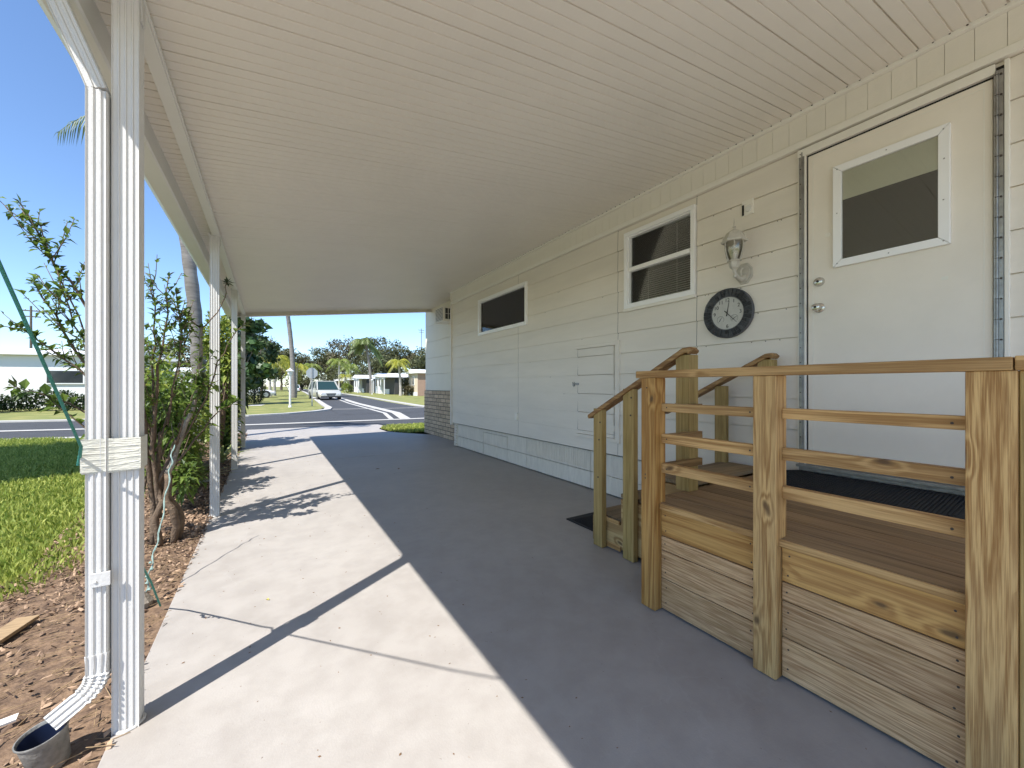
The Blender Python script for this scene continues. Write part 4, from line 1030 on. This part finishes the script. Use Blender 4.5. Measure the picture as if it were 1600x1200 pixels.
    S([(-.78,3.95,.62),(-.84,3.8,.9),(-.80,3.75,1.2),(-.74,3.7,1.5)], .008, .003, dens=32, ls=1.2)
    S([(-.82,4.02,-.02),(-.84,4.0,.3),(-.78,4.0,.55),(-.88,4.0,.9),(-.92,4.0,1.3)], .02, .004, dens=24, start=.5)
    st_.build('stem', M['bark'], t, smooth=True); dead.build('bleached_stem', M['barkdead'], t, smooth=True)
    lf.build('foliage', M['leaf'], t, fix=False); bud.build('young_leaves', M['leafbud'], t, fix=False)
shrub_main()

def bushy(name, label, cat, loc, rx, ry, h, n, ls, m, stems=6, group=None, z0=.1, stemm='bark', lw=.5):
    t = empty(name, label, cat, group, loc=loc); b = MB(); s_ = MB()
    tips = []
    for k in range(stems):
        a = random.uniform(0,6.28); e = Vector((math.cos(a)*rx*random.uniform(.2,.8), math.sin(a)*ry*random.uniform(.2,.8), h*random.uniform(.6,.95)))
        mid_ = Vector((e.x*.35, e.y*.35, e.z*.55)); s_.tube([(0,0,-.02),tuple(mid_),tuple(e)], [.012*h+.004,.008*h+.003,.003], 5); tips.append((mid_, e))
    lumps = [(Vector((random.uniform(-.7,.7)*rx, random.uniform(-.7,.7)*ry, z0+(h-z0)*random.uniform(.15,.92))), random.uniform(.25,.5)) for _ in range(11)]
    for i in range(n):
        c, r = random.choice(lumps); d = rv().normalized(); rr = r*random.random()**.4
        p = c+Vector((d.x*rr*rx, d.y*rr*ry, d.z*rr*(h-z0)*.55))
        if p.z < .02: p.z = random.uniform(.02,.2)
        l = ls*random.uniform(.6,1.3); leaf(b, p, d+rv(.5)+Vector((0,0,.1)), l, l*lw, droop=random.uniform(0,.5))
    b.build('foliage', m, t, fix=False); s_.build('stem', M[stemm], t)
    return t
bushy('lime_shrub','bushy variegated shrub of lime and yellow leaves beyond the second post','shrub',(-.98,6.3,0),.42,.5,1.55,2600,.09,M['lime'],8)
bushy('lime_shrub','tall pale green shrub showing between the third and last posts','shrub',(-.74,8.85,0),.30,.45,2.35,2400,.11,M['lime'],8)
bushy('broadleaf_plant','dark broad leaf plant beside the last post','plant',(-.75,9.6,0),.36,.4,1.7,520,.24,M['dkleaf'],6,lw=.6)
bushy('low_shrub','green shrub filling the bed between the first two posts','shrub',(-.92,5.5,0),.33,.5,1.35,1900,.085,M['leaf'],9)
bushy('lime_shrub','lower lime shrub just left of the second post','shrub',(-1.25,7.2,0),.5,.5,1.25,2200,.09,M['lime'],8)
bushy('low_shrub','low dark green shrub filling in behind the leggy trunks','shrub',(-.80,4.9,0),.22,.3,.85,700,.075,M['leaf'],7)
def strappy(label, loc, n, l, m, group='striped strap leaf clumps in the bed'):
    t = empty('strap_leaf_clump', label, 'plant', group, loc=loc); b = MB()
    for i in range(n):
        a = random.uniform(0,6.28); up = random.uniform(.5,1.3); L_ = l*random.uniform(.6,1.1); d = Vector((math.cos(a),math.sin(a),0)); s_ = Vector((-d.y,d.x,0)); P_ = []
        for k in range(6):
            u = k/5; P_.append((d*(L_*u*(.35+.5*u/up))+Vector((0,0,L_*up*(u-.55*u*u))), .02*(1-u)**.6+.002))
        for k in range(5):
            (p, w0), (q, w1_) = P_[k], P_[k+1]; b.add([p-s_*w0,p+s_*w0,q+s_*w1_,q-s_*w1_], [(0,1,2,3)])
    b.build('foliage', m, t, fix=False)
strappy('yellow striped strap leaf clump nearest the second post', (-.78,6.0,0), 60, .55, M['brom'])
strappy('arching striped strap leaf clump behind the shrub trunks', (-1.0,6.9,0), 60, .6, M['brom'])
strappy('striped strap leaf clump at the foot of the third post', (-.62,7.6,0), 50, .5, M['brom'])
strappy('grey green strap leaf clump close to the last post', (-.70,8.9,0), 46, .6, M['dkleaf'])
b = MB(); b.lathe([(.09,0),(.12,.10),(.14,.22),(.15,.24),(.13,.24)], (0,0,0), 18); o = b.build('clay_pot', M['orange'], smooth='auto'); o.location = (-1.35,8.2,0); tag(o, 'orange pot glimpsed on the ground through the shrubs', 'pot')

# palms
def palm(label, loc, h, r0, lean, crown, nf, m, bark='palmbark', group=None, leaflets=26, ups=None, name='palm_tree', lw=.035, rings=True, azis=None):
    t = empty(name, label, 'palm tree', group, loc=loc); b = MB(); N_ = 26 if rings else 8; path = []; rr = []
    for i in range(N_+1):
        u = i/N_; path.append((lean[0]*u*u, lean[1]*u*u, h*u-.05*(i==0))); rr.append(r0*(1.25-.25*min(1,u*6))*(1-.28*u)*(1+(.05 if i%2 else -.04)*rings))
    b.tube(path, rr, 12); 
    b.build('trunk', M[bark], t, smooth='auto')
    top = Vector(path[-1]); f = MB()
    for k in range(nf):
        a = (azis[k] if azis and k < len(azis) else 2*math.pi*k/nf*1.0+random.uniform(-.2,.2)+k*.9); u_ = random.uniform(-.35,1.1) if ups is None else random.uniform(*ups)
        d = Vector((math.cos(a), math.sin(a), 0)); L_ = crown*random.uniform(.8,1.08); P_ = []
        if azis and k == 0: L_, u_ = crown, .42
        for j in range(11):
            v = j/10; P_.append(top+d*(L_*v*(1-.12*v))+Vector((0,0,L_*(u_*v-(.55+.5*abs(u_))*v*v*1.1))))
        f.tube([tuple(p) for p in P_], [.022*(1-.8*j/10)*crown/2.4 for j in range(11)], 4)
        s_ = Vector((-d.y,d.x,0))
        for j in range(leaflets):
            v = .12+.88*j/leaflets; q = v*10; i0 = min(int(q),9); p = P_[i0].lerp(P_[i0+1], q-i0); tg = (P_[i0+1]-P_[i0]).normalized()
            ll = crown*.34*math.sin(math.pi*min(.97,(.12+v*.82)))**.7
            for sg in (-1,1):
                dd_ = (s_*sg*.8+tg*.55+Vector((0,0,-.35-.5*random.random()))).normalized(); e = p+dd_*ll; m1 = p+dd_*ll*.5+Vector((0,0,.06*ll)); w_ = tg*(lw*crown/2.4)
                e.z -= ll*.25
                f.add([p-w_*.5,p+w_*.5,m1+w_*.6,e,m1-w_*.6], [(0,1,2,4),(4,2,3)])
    f.build('crown', m, t, fix=False); return t
palm('tall ringed palm whose grey trunk rises behind the second post', (-1.28,11.0,0), 6.75, .145, (-.60,.1), 1.78, 12, M['palm'], leaflets=34, azis=[R(186)]+[R(-150+i*26) for i in range(1,12)])
palm('tall pale trunk palm standing left of the stop sign', (2.17,46,0), 11.5, .24, (-1.0,0), 2.6, 13, M['palm'])
palm('tall full palm above the white houses across the street', (13.6,63.9,0), 8.0, .22, (-.9,0), 3.0, 20, M['midpalm2'], ups=(-.5,1.0), leaflets=36, lw=.07)
palm('golden green palm, nearer of the pair left of the tall trunk', (.10,52,0), 4.2, .17, (0,0), 2.3, 15, M['goldpalm'], 'palebark', leaflets=20, lw=.06)
palm('golden green palm, farther of the pair left of the tall trunk', (.60,57,0), 4.6, .17, (.1,0), 2.4, 15, M['goldpalm'], 'palebark', leaflets=20, lw=.06)
palm('golden palm just right of the tall pale trunk', (3.4,66,0), 4.2, .16, (.2,0), 2.6, 14, M['goldpalm'], 'palebark', leaflets=20, lw=.06)
palm('golden green palm with a pale trunk in front of the screened carport', (14.0,49.1,0), 4.2, .17, (-.3,0), 1.9, 15, M['goldpalm'], 'palebark', leaflets=20, lw=.06)
palm('yellow green palm beyond the van', (11.8,84,0), 6.0, .2, (0,0), 2.8, 15, M['midpalm'], 'palebark', leaflets=18, lw=.06)
palm('drooping green palm just left of the tall full palm', (14.8,90,0), 5.6, .2, (0,0), 2.7, 15, M['midpalm'], 'palebark', leaflets=18, lw=.06)
palm('small yellow palm by the roadside beyond the houses', (11.6,75,0), 3.0, .14, (0,0), 1.6, 13, M['goldpalm'], 'palebark', leaflets=16, lw=.06)
palm('far green palm at the end of the street', (9.0,110,0), 6.5, .2, (0,0), 3.0, 14, M['midpalm'], 'palebark', leaflets=14, lw=.08)
palm('drooping dark palm at the far left beside the white home', (-12.6,27.0,0), 2.5, .2, (0,0), 2.4, 20, M['palm'], leaflets=26, ups=(-.5,.7))

# broad trees
def tree(label, loc, h, r, m, n=2600, ls=.45, trunk=.3, name='oak_tree', group=None, cat='tree', squash=.75, base=.3):
    t = empty(name, label, cat, group, loc=loc); s_ = MB(); b = MB()
    th = h*base; s_.tube([(0,0,-.1),(.1,.05,th*.5),(0,.1,th)], [trunk*1.25,trunk,trunk*.85], 8)
    lumps = []
    for k in range(15):
        a = random.uniform(0,6.28); rad = r*random.uniform(.15,.85); z = random.uniform(th*1.05, h*.86); e = Vector((math.cos(a)*rad, math.sin(a)*rad, z))
        if k == 0: e = Vector((0,0,h*.84))
        mid_ = Vector((e.x*.4,e.y*.4,th+(z-th)*.5)); s_.tube([(0,.1,th),tuple(mid_),tuple(e)], [trunk*.5,trunk*.3,trunk*.1], 6)
        lumps.append((e, r*random.uniform(.28,.46)))
    for i in range(n):
        c, rr = random.choice(lumps); d = rv().normalized(); q = rr*(random.random()**.35)*random.uniform(.75,1.2); p = c+Vector((d.x*q,d.y*q,d.z*q*squash)); l = ls*random.uniform(.5,1.3)
        o = (d+rv(.7)).normalized(); s1 = o.cross(rv().normalized()).normalized(); s2 = o.cross(s1)
        b.add([p-s1*l*.5, p+s2*l*.3, p+s1*l*.5, p-s2*l*.3], [(0,1,2,3)])
    s_.build('trunk', M['oakbark'], t); b.build('crown', m, t, fix=False); return t
G = 'trees along the skyline'
trs = [((-6,100,0),13,7,'oak','skyline oak at the far left beside the last post'),((-1.5,118,0),14.5,7,'oak2','brownish skyline oak behind the golden palms'),((3,130,0),12.5,6,'oak','dark oak behind the leaning palm trunk'),
       ((8.5,140,0),11.5,6.5,'oak2','low skyline oak at the dip above the stop sign'),((14.5,125,0),13,7,'oak','rounded oak above the stop sign'),((19,118,0),15.5,8,'oak2','tallest brownish oak above the van'),
       ((25,116,0),16,8,'oak','tall dark oak left of the full palm'),((30,114,0),13,6,'oak','dark oak behind the full palm crown'),((36,112,0),11.5,6,'oak2','lower oak just right of the full palm'),
       ((41,104,0),12.5,6,'oak','oak above the screened carport'),((46,101,0),13.5,6.5,'oak','broad oak above the brown house'),((53,104,0),11,6,'oak2','brownish oak at the corner of the near wall'),((60,104,0),11,6,'oak','oak at the right end of the skyline'),
       ((-14,112,0),12,7,'oak2','brownish oak in the gap beyond the posts'),((-24,110,0),11.5,7,'oak','skyline oak behind the white home'),((22,90,0),8,4.5,'oak','mid green tree behind the middle white house'),((30,86,0),8.5,4.5,'oak','leafy tree behind the white carport')]
for p, h_, r_, m_, lb in trs: tree(lb, p, h_, r_, M[m_], group=G, n=4600, ls=.55)
for p, h_, r_, lb in (((8,125,0),6,5,'dense low tree closing the end of the street'),((14,112,0),6.5,5,'rounded low tree behind the farthest houses'),((19.5,100,0),6.5,4.5,'low tree behind the second white house'),((-3,92,0),6.5,4.5,'low tree beyond the golden palms')):
    tree(lb, p, h_, r_, M['oak'], group='low trees at the end of the street', n=2400, ls=.45, trunk=.2, base=.15)
tree('large leafy tree on the lawn left of the carport shading the grass', (-6.9,6.9,0), 7.4, 3.1, M['oak'], n=14000, ls=.34, trunk=.18, name='shade_tree', base=.45)
tree('broad dark tree beyond the last post', (-1.6,31,0), 6.4, 1.7, M['dkleaf'], n=2200, ls=.5, trunk=.12, name='broadleaf_tree', base=.2)
tree('slim feathery tree beside the broad dark tree', (-.6,40,0), 7.2, 1.5, M['hedge'], n=1500, ls=.3, trunk=.1, name='slender_tree', base=.25)
def conifer(label, loc, h, r, n, m):
    t = empty('column_shrub', label, 'shrub', loc=loc); b = MB()
    for i in range(n):
        u = random.random(); rr = r*(math.sin(math.pi*min(1,.12+u*.86))**.6)*random.uniform(.7,1.08); a = random.uniform(0,6.28); p = Vector((math.cos(a)*rr,math.sin(a)*rr,u*h)); l = random.uniform(.08,.2)
        leaf(b, p, Vector((math.cos(a),math.sin(a),.6))+rv(.5), l, l*.5)
    b.build('foliage', m, t, fix=False); MB().tube([(0,0,-.03),(0,0,h*.8)], [.07,.03], 6).build('stem', M['oakbark'], t)
conifer('dense dark column shaped shrub at the street corner', (-.85,32.4,0), 2.75, .62, 2600, M['hedge'])
conifer('second dark column shaped shrub behind the first', (-2.1,34.5,0), 3.1, .8, 2200, M['hedge'])
def hedge(label, x0_,x1_,y,h_,d_, n, m='hedge'):
    t = empty('hedge', label, 'hedge', loc=(x0_,y,0)); b = MB()
    for i in range(n):
        x = random.uniform(0,x1_-x0_); k = random.random(); z = random.uniform(.02,h_)*(1+.12*math.sin(x*2.1)+.08*math.sin(x*5.3)); yy = random.uniform(-d_,d_); l = random.uniform(.09,.2)
        leaf(b, Vector((x,yy,z)), rv()+Vector((0,-.5,.5)), l, l*.6)
    b.build('foliage', M[m], t, fix=False)
    s_ = MB()
    x = .2
    while x < x1_-x0_: s_.tube([(x,0,-.02),(x+.05,0,h_*.7)], .02, 5); x += .6
    s_.build('stem', M['oakbark'], t)
hedge('dark clipped hedge in front of the white home on the left', -16,-7.2,28.3,.85,.4,6500)
hedge('short hedge by the white home beyond the second post', -6.2,-3.2,30.5,.9,.4,2400)
bushy('round_shrub','round yellow green shrub beside the parked cars across the street','shrub',(10.9,68,0),.9,.9,1.9,900,.25,M['lime'],5)
bushy('red_shrub','low reddish shrub before the brown house','shrub',(15.2,48.2,0),.9,.7,1.1,700,.25,M['oak2'],5)
bushy('tall_shrub','green shrub by the pale palm trunk before the brown house','shrub',(14.9,50.5,0),.7,.7,2.1,700,.28,M['oak'],5)

# ------------------------------------------------------------------ neighbours
def nhome(label, loc, rz, L_, W_, H_, wallm, sidem=None, port=0, wins=(), name='neighbour_home', group=None, bay=False):
    """long axis X, street end at x=0; carport on the -Y side"""
    t = empty(name, label, 'mobile home', group, loc=loc, rz=rz)
    def bb(mb, nm, m, p=t, **k): o = mb.build(nm, m, **k); o.parent = p; return o
    bb(MB().box(0,L_,0,W_,.0,H_), 'wall', M[wallm])
    if sidem: bb(MB().box(.02,L_,-.03,0,.0,H_), 'side_wall', M[sidem])
    r = MB(); r.prism([(-.35,H_),(W_/2,H_+.42),(W_+.35,H_),(W_+.35,H_-.12),(-.35,H_-.12)], -.35, L_+.3, 'x'); bb(r, 'roof', M['hroof'])
    bb(MB().box(-.03,0,.02,W_-.02,0,.45), 'skirting', M['hwhite'])
    for (face, a, z0, w_, h_) in wins:
        f = MB(); g_ = MB()
        if face == 'end':
            f.box(-.06,-.003,a,a+w_,z0,z0+h_); g_.box(-.07,-.062,a+.07,a+w_-.07,z0+.07,z0+h_-.07)
        else:
            f.box(a,a+w_,-.09,-.033,z0,z0+h_); g_.box(a+.07,a+w_-.07,-.10,-.092,z0+.07,z0+h_-.07)
        fo = bb(f, 'window', M['hwhite']); bb(g_, 'pane', M['hglass'], fo)
    if port:
        r = MB(); r.prism([(-port-.2,H_-.42),(.0,H_-.14),(.0,H_-.02),(-port-.2,H_-.28)], -1.2, L_, 'x'); bb(r, 'carport_roof', M['hroof'])
        for px in (-1.0, 1.6, 4.4, 7.2):
            if px < L_: bb(MB().box(px,px+.12,-port-.05,-port+.07,0,H_-.36).box(px-.25,px,-port-.02,-port+.03,H_-.62,H_-.52), 'carport_post', M['hwhite'])
        bb(MB().box(.5,L_-.3,-port+.1,-.1,.02,H_-.5), 'screen_room', M['hshade'])
        bb(MB().box(.40,.49,-port*.5,-.1,.02,.75), 'knee_wall', M['hwhite'])
    return t
GH = 'white mobile homes along the far side of the street'
q = R(-2)
nhome('cream and rose brown home with white roof beside the near wall', (15.2,46.2,0), q, 14, 4.2, 2.85, 'hcream', 'hbrown', 0, [('end',1.3,1.3,.75,1.1),('side',1.6,1.4,.9,1.1),('side',6,1.4,1.4,1.0)], group=GH)
nhome('white home with a screened carport behind the pale palm trunk', (14.6,61.5,0), q, 14, 5.0, 2.8, 'hwhite', None, 6.6, [('end',.6,1.1,1.1,1.3),('end',3.0,1.1,1.2,1.3)], group=GH)
nhome('white home with dark bay windows left of the full palm', (14.0,75.5,0), q, 14, 6.5, 2.85, 'hwhite', None, 4.6, [('end',.8,1.0,1.6,1.4),('end',3.6,1.0,1.2,1.4)], group=GH)
nhome('white home with a low roof beyond the bay windowed one', (14.6,92,0), q, 14, 6, 2.85, 'hwhite', None, 5.0, [('end',1,1.0,1.4,1.3),('end',3.6,1.0,1.2,1.3)], group=GH)
nhome('farthest white home on the right of the street', (15.2,110,0), q, 14, 6, 2.85, 'hwhite', None, 5.0, [('end',1,1.0,1.4,1.3)], group=GH)
nhome('long white home behind the hedge on the left', (-23.4,35.4,0), R(-16), 17, 5, 3.0, 'hwhite', None, 0, [('side',6.2,1.25,1.2,.9),('side',9.6,1.2,.9,1.0),('side',13.6,1.3,1.7,.8)], name='neighbour_home')
# its street-facing long wall (this home is turned, so windows go on its other side)
nhome('white home seen through the shrubs beside the second post', (-5.3,33.5,0), R(100), 12, 5.5, 2.9, 'hwhite', None, 0, [('side',3,1.2,1.3,1.0)], name='neighbour_home')
nhome('pale home mostly hidden by the dark column shrubs', (-16,57,0), R(-4), 14, 5, 2.9, 'hwhite', None, 0, [], name='neighbour_home')

# ------------------------------------------------------------------ street furniture
ss = empty('stop_sign', 'octagonal traffic sign seen from its grey back at the corner', 'sign', loc=(2.22,26.6,-.01))
sg = MB(); r = .335; o8 = [(r*math.cos(R(22.5+45*i)), 1.98+r*math.sin(R(22.5+45*i))) for i in range(8)]
sg.prism(o8, .0, .004, 'y'); a = sg.build('sign_plate', M['signback'], ss)
b = MB(); b.prism([(p[0]*.97,1.98+(p[1]-1.98)*.97) for p in o8], .0045, .0055, 'y'); b.build('sign_face', M['signface'], ss)
b = MB(); b.box(-.03,.03,-.04,-.003,-.02,2.34); b.build('pole', M['steel'], ss, bevel=.004)
b = MB(); b.lathe([(.012,-.048),(.012,-.04)], (0,0,1.85), 8, 'y'); b.lathe([(.012,-.048),(.012,-.04)], (0,0,2.12), 8, 'y'); [q_.build('bolt', M['steel'], ss) for q_ in split(b)]
ss.rotation_euler = (0,0,R(4))
def yardlamp(label, loc):
    t = empty('yard_lamp', label, 'lamp post', 'white yard lamps by the street', loc=loc)
    b = MB(); b.lathe([(.055,-.02),(.055,1.78),(.075,1.80),(.075,1.83)], (0,0,0), 14); b.lathe([(.09,0),(.09,.06),(.06,.10)], (0,0,0), 14); b.build('pole', M['lampwhite'], t, smooth='auto')
    b = MB(); b.lathe([(.07,1.83),(.115,1.86),(.135,2.05),(.12,2.055)], (0,0,0), 6); b.build('lamp_head', M['lamp_lens'], t)
    b = MB()
    for k in range(6):
        a = math.pi/3*k; b.bar((.115*math.cos(a),.115*math.sin(a),1.86),(.137*math.cos(a),.137*math.sin(a),2.055), .012,.012)
    b.lathe([(.20,2.05),(.205,2.065),(.10,2.15),(.03,2.19),(.012,2.25)], (0,0,0), 6); b.build('lamp_cap', M['lampwhite'], t)
yardlamp('white yard lamp on the corner grass in front of the leaning palm', (1.03,25.7,-.015))
yardlamp('white yard lamp at the foot of the full palm across the street', (12.6,58.5,-.012))
def pole(label, loc, h_):
    t = empty('utility_pole', label, 'utility pole', loc=loc); MB().tube([(0,0,-.1),(0,0,h_)], [.14,.09], 8).build('pole', M['oakbark'], t)
    b = MB(); b.bar((-.9,0,h_-.5),(.9,0,h_-.5), .09,.11); b.bar((-.7,0,h_-1.1),(.7,0,h_-1.1), .09,.11); [q_.build('cross_arm', M['oakbark'], t) for q_ in split(b)]
    b = MB()
    for x in (-.8,-.4,.4,.8): b.lathe([(.04,0),(.05,.08),(.02,.14)], (x,0,h_-.44), 6)
    [q_.build('insulator', M['steel'], t) for q_ in split(b)]
pole('utility pole left of the shrub above the white home roof', (-21,61,0), 9.5)
pole('utility pole above the brown house, left of two', (38,112,0), 18)
pole('utility pole above the brown house, right of two', (42.6,118,0), 18.5)

# ------------------------------------------------------------------ vehicles
def vehicle(name, label, cat, loc, rz, L_, W_, H_, hood, m, van=True, suv=False, group=None):
    """nose points to -Y in its own space"""
    t = empty(name, label, cat, group, loc=loc, rz=rz)
    def bb(mb, nm, mm, p=t, **k): o = mb.build(nm, mm, **k); o.parent = p; return o
    # stations along y: (y, half width low, half width at belt, z belt, half width roof, z roof)
    y0 = -L_/2; bt = H_*.53
    stn = [(y0,.78,.70,bt*.62,0,0),(y0+.12,.93,.86,bt*.78,0,0),(y0+hood*.45,1,.93,bt*.93,0,0),(y0+hood,1,.97,bt,0,0),(y0+hood*1.25,1,1,bt*1.01,0,0),(L_/2-.9,1,1,bt*1.03,0,0),(L_/2-.12,.97,.95,bt*1.02,0,0),(L_/2,.90,.88,bt*.92,0,0)]
    b = MB(); rows = []; hw = W_/2; zb = .24
    for (y, a, c, z, _, __) in stn:
        rows.append([(-hw*a*.92,y,zb),(-hw*a,y,zb+.18),(-hw*a,y,(zb+z)/2+.1),(-hw*c,y,z-.05),(-hw*c*.9,y,z),(hw*c*.9,y,z),(hw*c,y,z-.05),(hw*a,y,(zb+z)/2+.1),(hw*a,y,zb+.18),(hw*a*.92,y,zb)])
    n = 10; vsx = [v for r_ in rows for v in r_]; fs = [(i*n+j,i*n+(j+1)%n,(i+1)*n+(j+1)%n,(i+1)*n+j) for i in range(len(rows)-1) for j in range(n)]
    fs += [tuple(range(n-1,-1,-1)), tuple((len(rows)-1)*n+j for j in range(n))]
    b.add(vsx, fs); body = bb(b, 'body', m, smooth='auto', bevel=.02)
    # cabin
    yf = y0+hood*.86; yr = L_/2-.08; ytf = yf+(.95 if van else .75); ytr = yr-.35
    def cab(k, zt, ins):
        return [(-hw*.93+ins,yf-ins*.2,bt-.02),(hw*.93-ins,yf-ins*.2,bt-.02),(hw*.93-ins,yr+ins*.2,bt-.02),(-hw*.93+ins,yr+ins*.2,bt-.02),(-hw*.76+ins,ytf,zt),(hw*.76-ins,ytf,zt),(hw*.76-ins,ytr,zt),(-hw*.76+ins,ytr,zt)]
    F = [(0,3,2,1),(4,5,6,7),(0,1,5,4),(1,2,6,5),(2,3,7,6),(3,0,4,7)]
    g_ = MB(); g_.add(cab(0,H_-.06,0), F); bb(g_, 'window_glass', M['carglass'])
    r_ = MB(); r_.prism([(-hw*.78,ytf-.04),(hw*.78,ytf-.04),(hw*.79,ytr+.05),(-hw*.79,ytr+.05)], H_-.08, H_, 'z'); bb(r_, 'roof', m, bevel=.03)
    p_ = MB(); c_ = cab(0,H_-.05,-.012)
    for i, j in ((0,4),(1,5),(2,6),(3,7)): p_.bar(c_[i], c_[j], .09, .09)
    for u in (.38,.70):
        for s_ in (-1,1):
            yy = yf+(yr-yf)*u; p_.bar((s_*(hw*.945),yy,bt-.03),(s_*(hw*.785),yy,H_-.05), .08,.06)
    bb(p_, 'pillar', m)
    gr = MB(); gr.prism([(-.42,bt*.66),(.42,bt*.66),(.32,bt*.44),(-.32,bt*.44)], y0-.012, y0+.05, 'y'); bb(gr, 'grille', M['grille'])
    ch = MB()
    for k in range(3): ch.box(-.38+.03*k,.38-.03*k,y0-.02,y0-.012,bt*(.61-.055*k),bt*(.61-.055*k)+.014)
    bb(ch, 'grille_bar', M['rim'])
    for s_ in (-1,1):
        bb(MB().prism([(s_*.46,bt*.68),(s_*hw*.84,bt*.74),(s_*hw*.84,bt*.55),(s_*.48,bt*.52)], y0-.005, y0+.16, 'y'), 'headlight', M['lamp_lens'], bevel=.01)
        bb(MB().box(min(s_*(hw*.80),s_*(hw*.93)),max(s_*(hw*.80),s_*(hw*.93)),L_/2-.06,L_/2+.012,bt*.62,bt*1.05), 'tail_light', M['taillens'])
        bb(MB().lathe([(.06,-.01),(.06,.03)], (s_*.62,y0+.02,.42), 10, 'y'), 'fog_light', M['lamp_lens'])
        bb(MB().box(min(s_*hw,s_*(hw+.2)),max(s_*hw,s_*(hw+.2)),yf+.35,yf+.47,bt+.0,bt+.16), 'mirror', m, bevel=.02)
        for yy in (y0+.85, L_/2-.85):
            x_ = s_*(hw-.2); w_ = MB().lathe([(.24,-.11),(.33,-.10),(.345,-.06),(.345,.06),(.33,.10),(.24,.11)], (x_+s_*.1,yy,.33), 22, 'x'); wo = bb(w_, 'wheel', M['tyre'], smooth='auto')
            bb(MB().lathe([(.22,-.015),(.22,.015),(.06,.03)], (x_+s_*.205,yy,.33), 14, 'x'), 'rim', M['rim'], wo)
            bb(MB().lathe([(.40,-.012),(.40,.004)], (x_+s_*.194,yy,.36), 22, 'x'), 'wheel_arch', M['grille'], wo)
    bb(MB().box(-hw*.85,hw*.85,y0-.03,y0+.12,.24,.36), 'bumper', M['grille'], bevel=.02)
    bb(MB().box(-.26,.26,L_/2+.0,L_/2+.015,bt*.55,bt*.55+.13), 'number_plate', M['lamp_lens'])
    return t
vehicle('minivan', 'champagne minivan driving towards the camera down the street', 'van', (4.45,40.6,-.056), R(6), 4.9, 1.95, 1.72, 1.15, M['carpaint'])
vehicle('parked_car', 'white hatchback with its tail towards the street beside the dark shrubs', 'car', (-1.7,47.5,-.01), R(97), 4.4, 1.85, 1.62, 1.3, M['carwhite'])
vehicle('parked_car', 'small distant white car at the left kerb', 'car', (4.4,93,-.05), R(184), 4.4, 1.8, 1.5, 1.3, M['carwhite'])
vehicle('parked_car', 'white car under the carport between the far houses', 'car', (16.6,73,-.01), R(-92), 4.3, 1.8, 1.5, 1.3, M['carwhite'])

# the default base of every top-level empty is already on the ground; finish
bpy.context.view_layer.update()
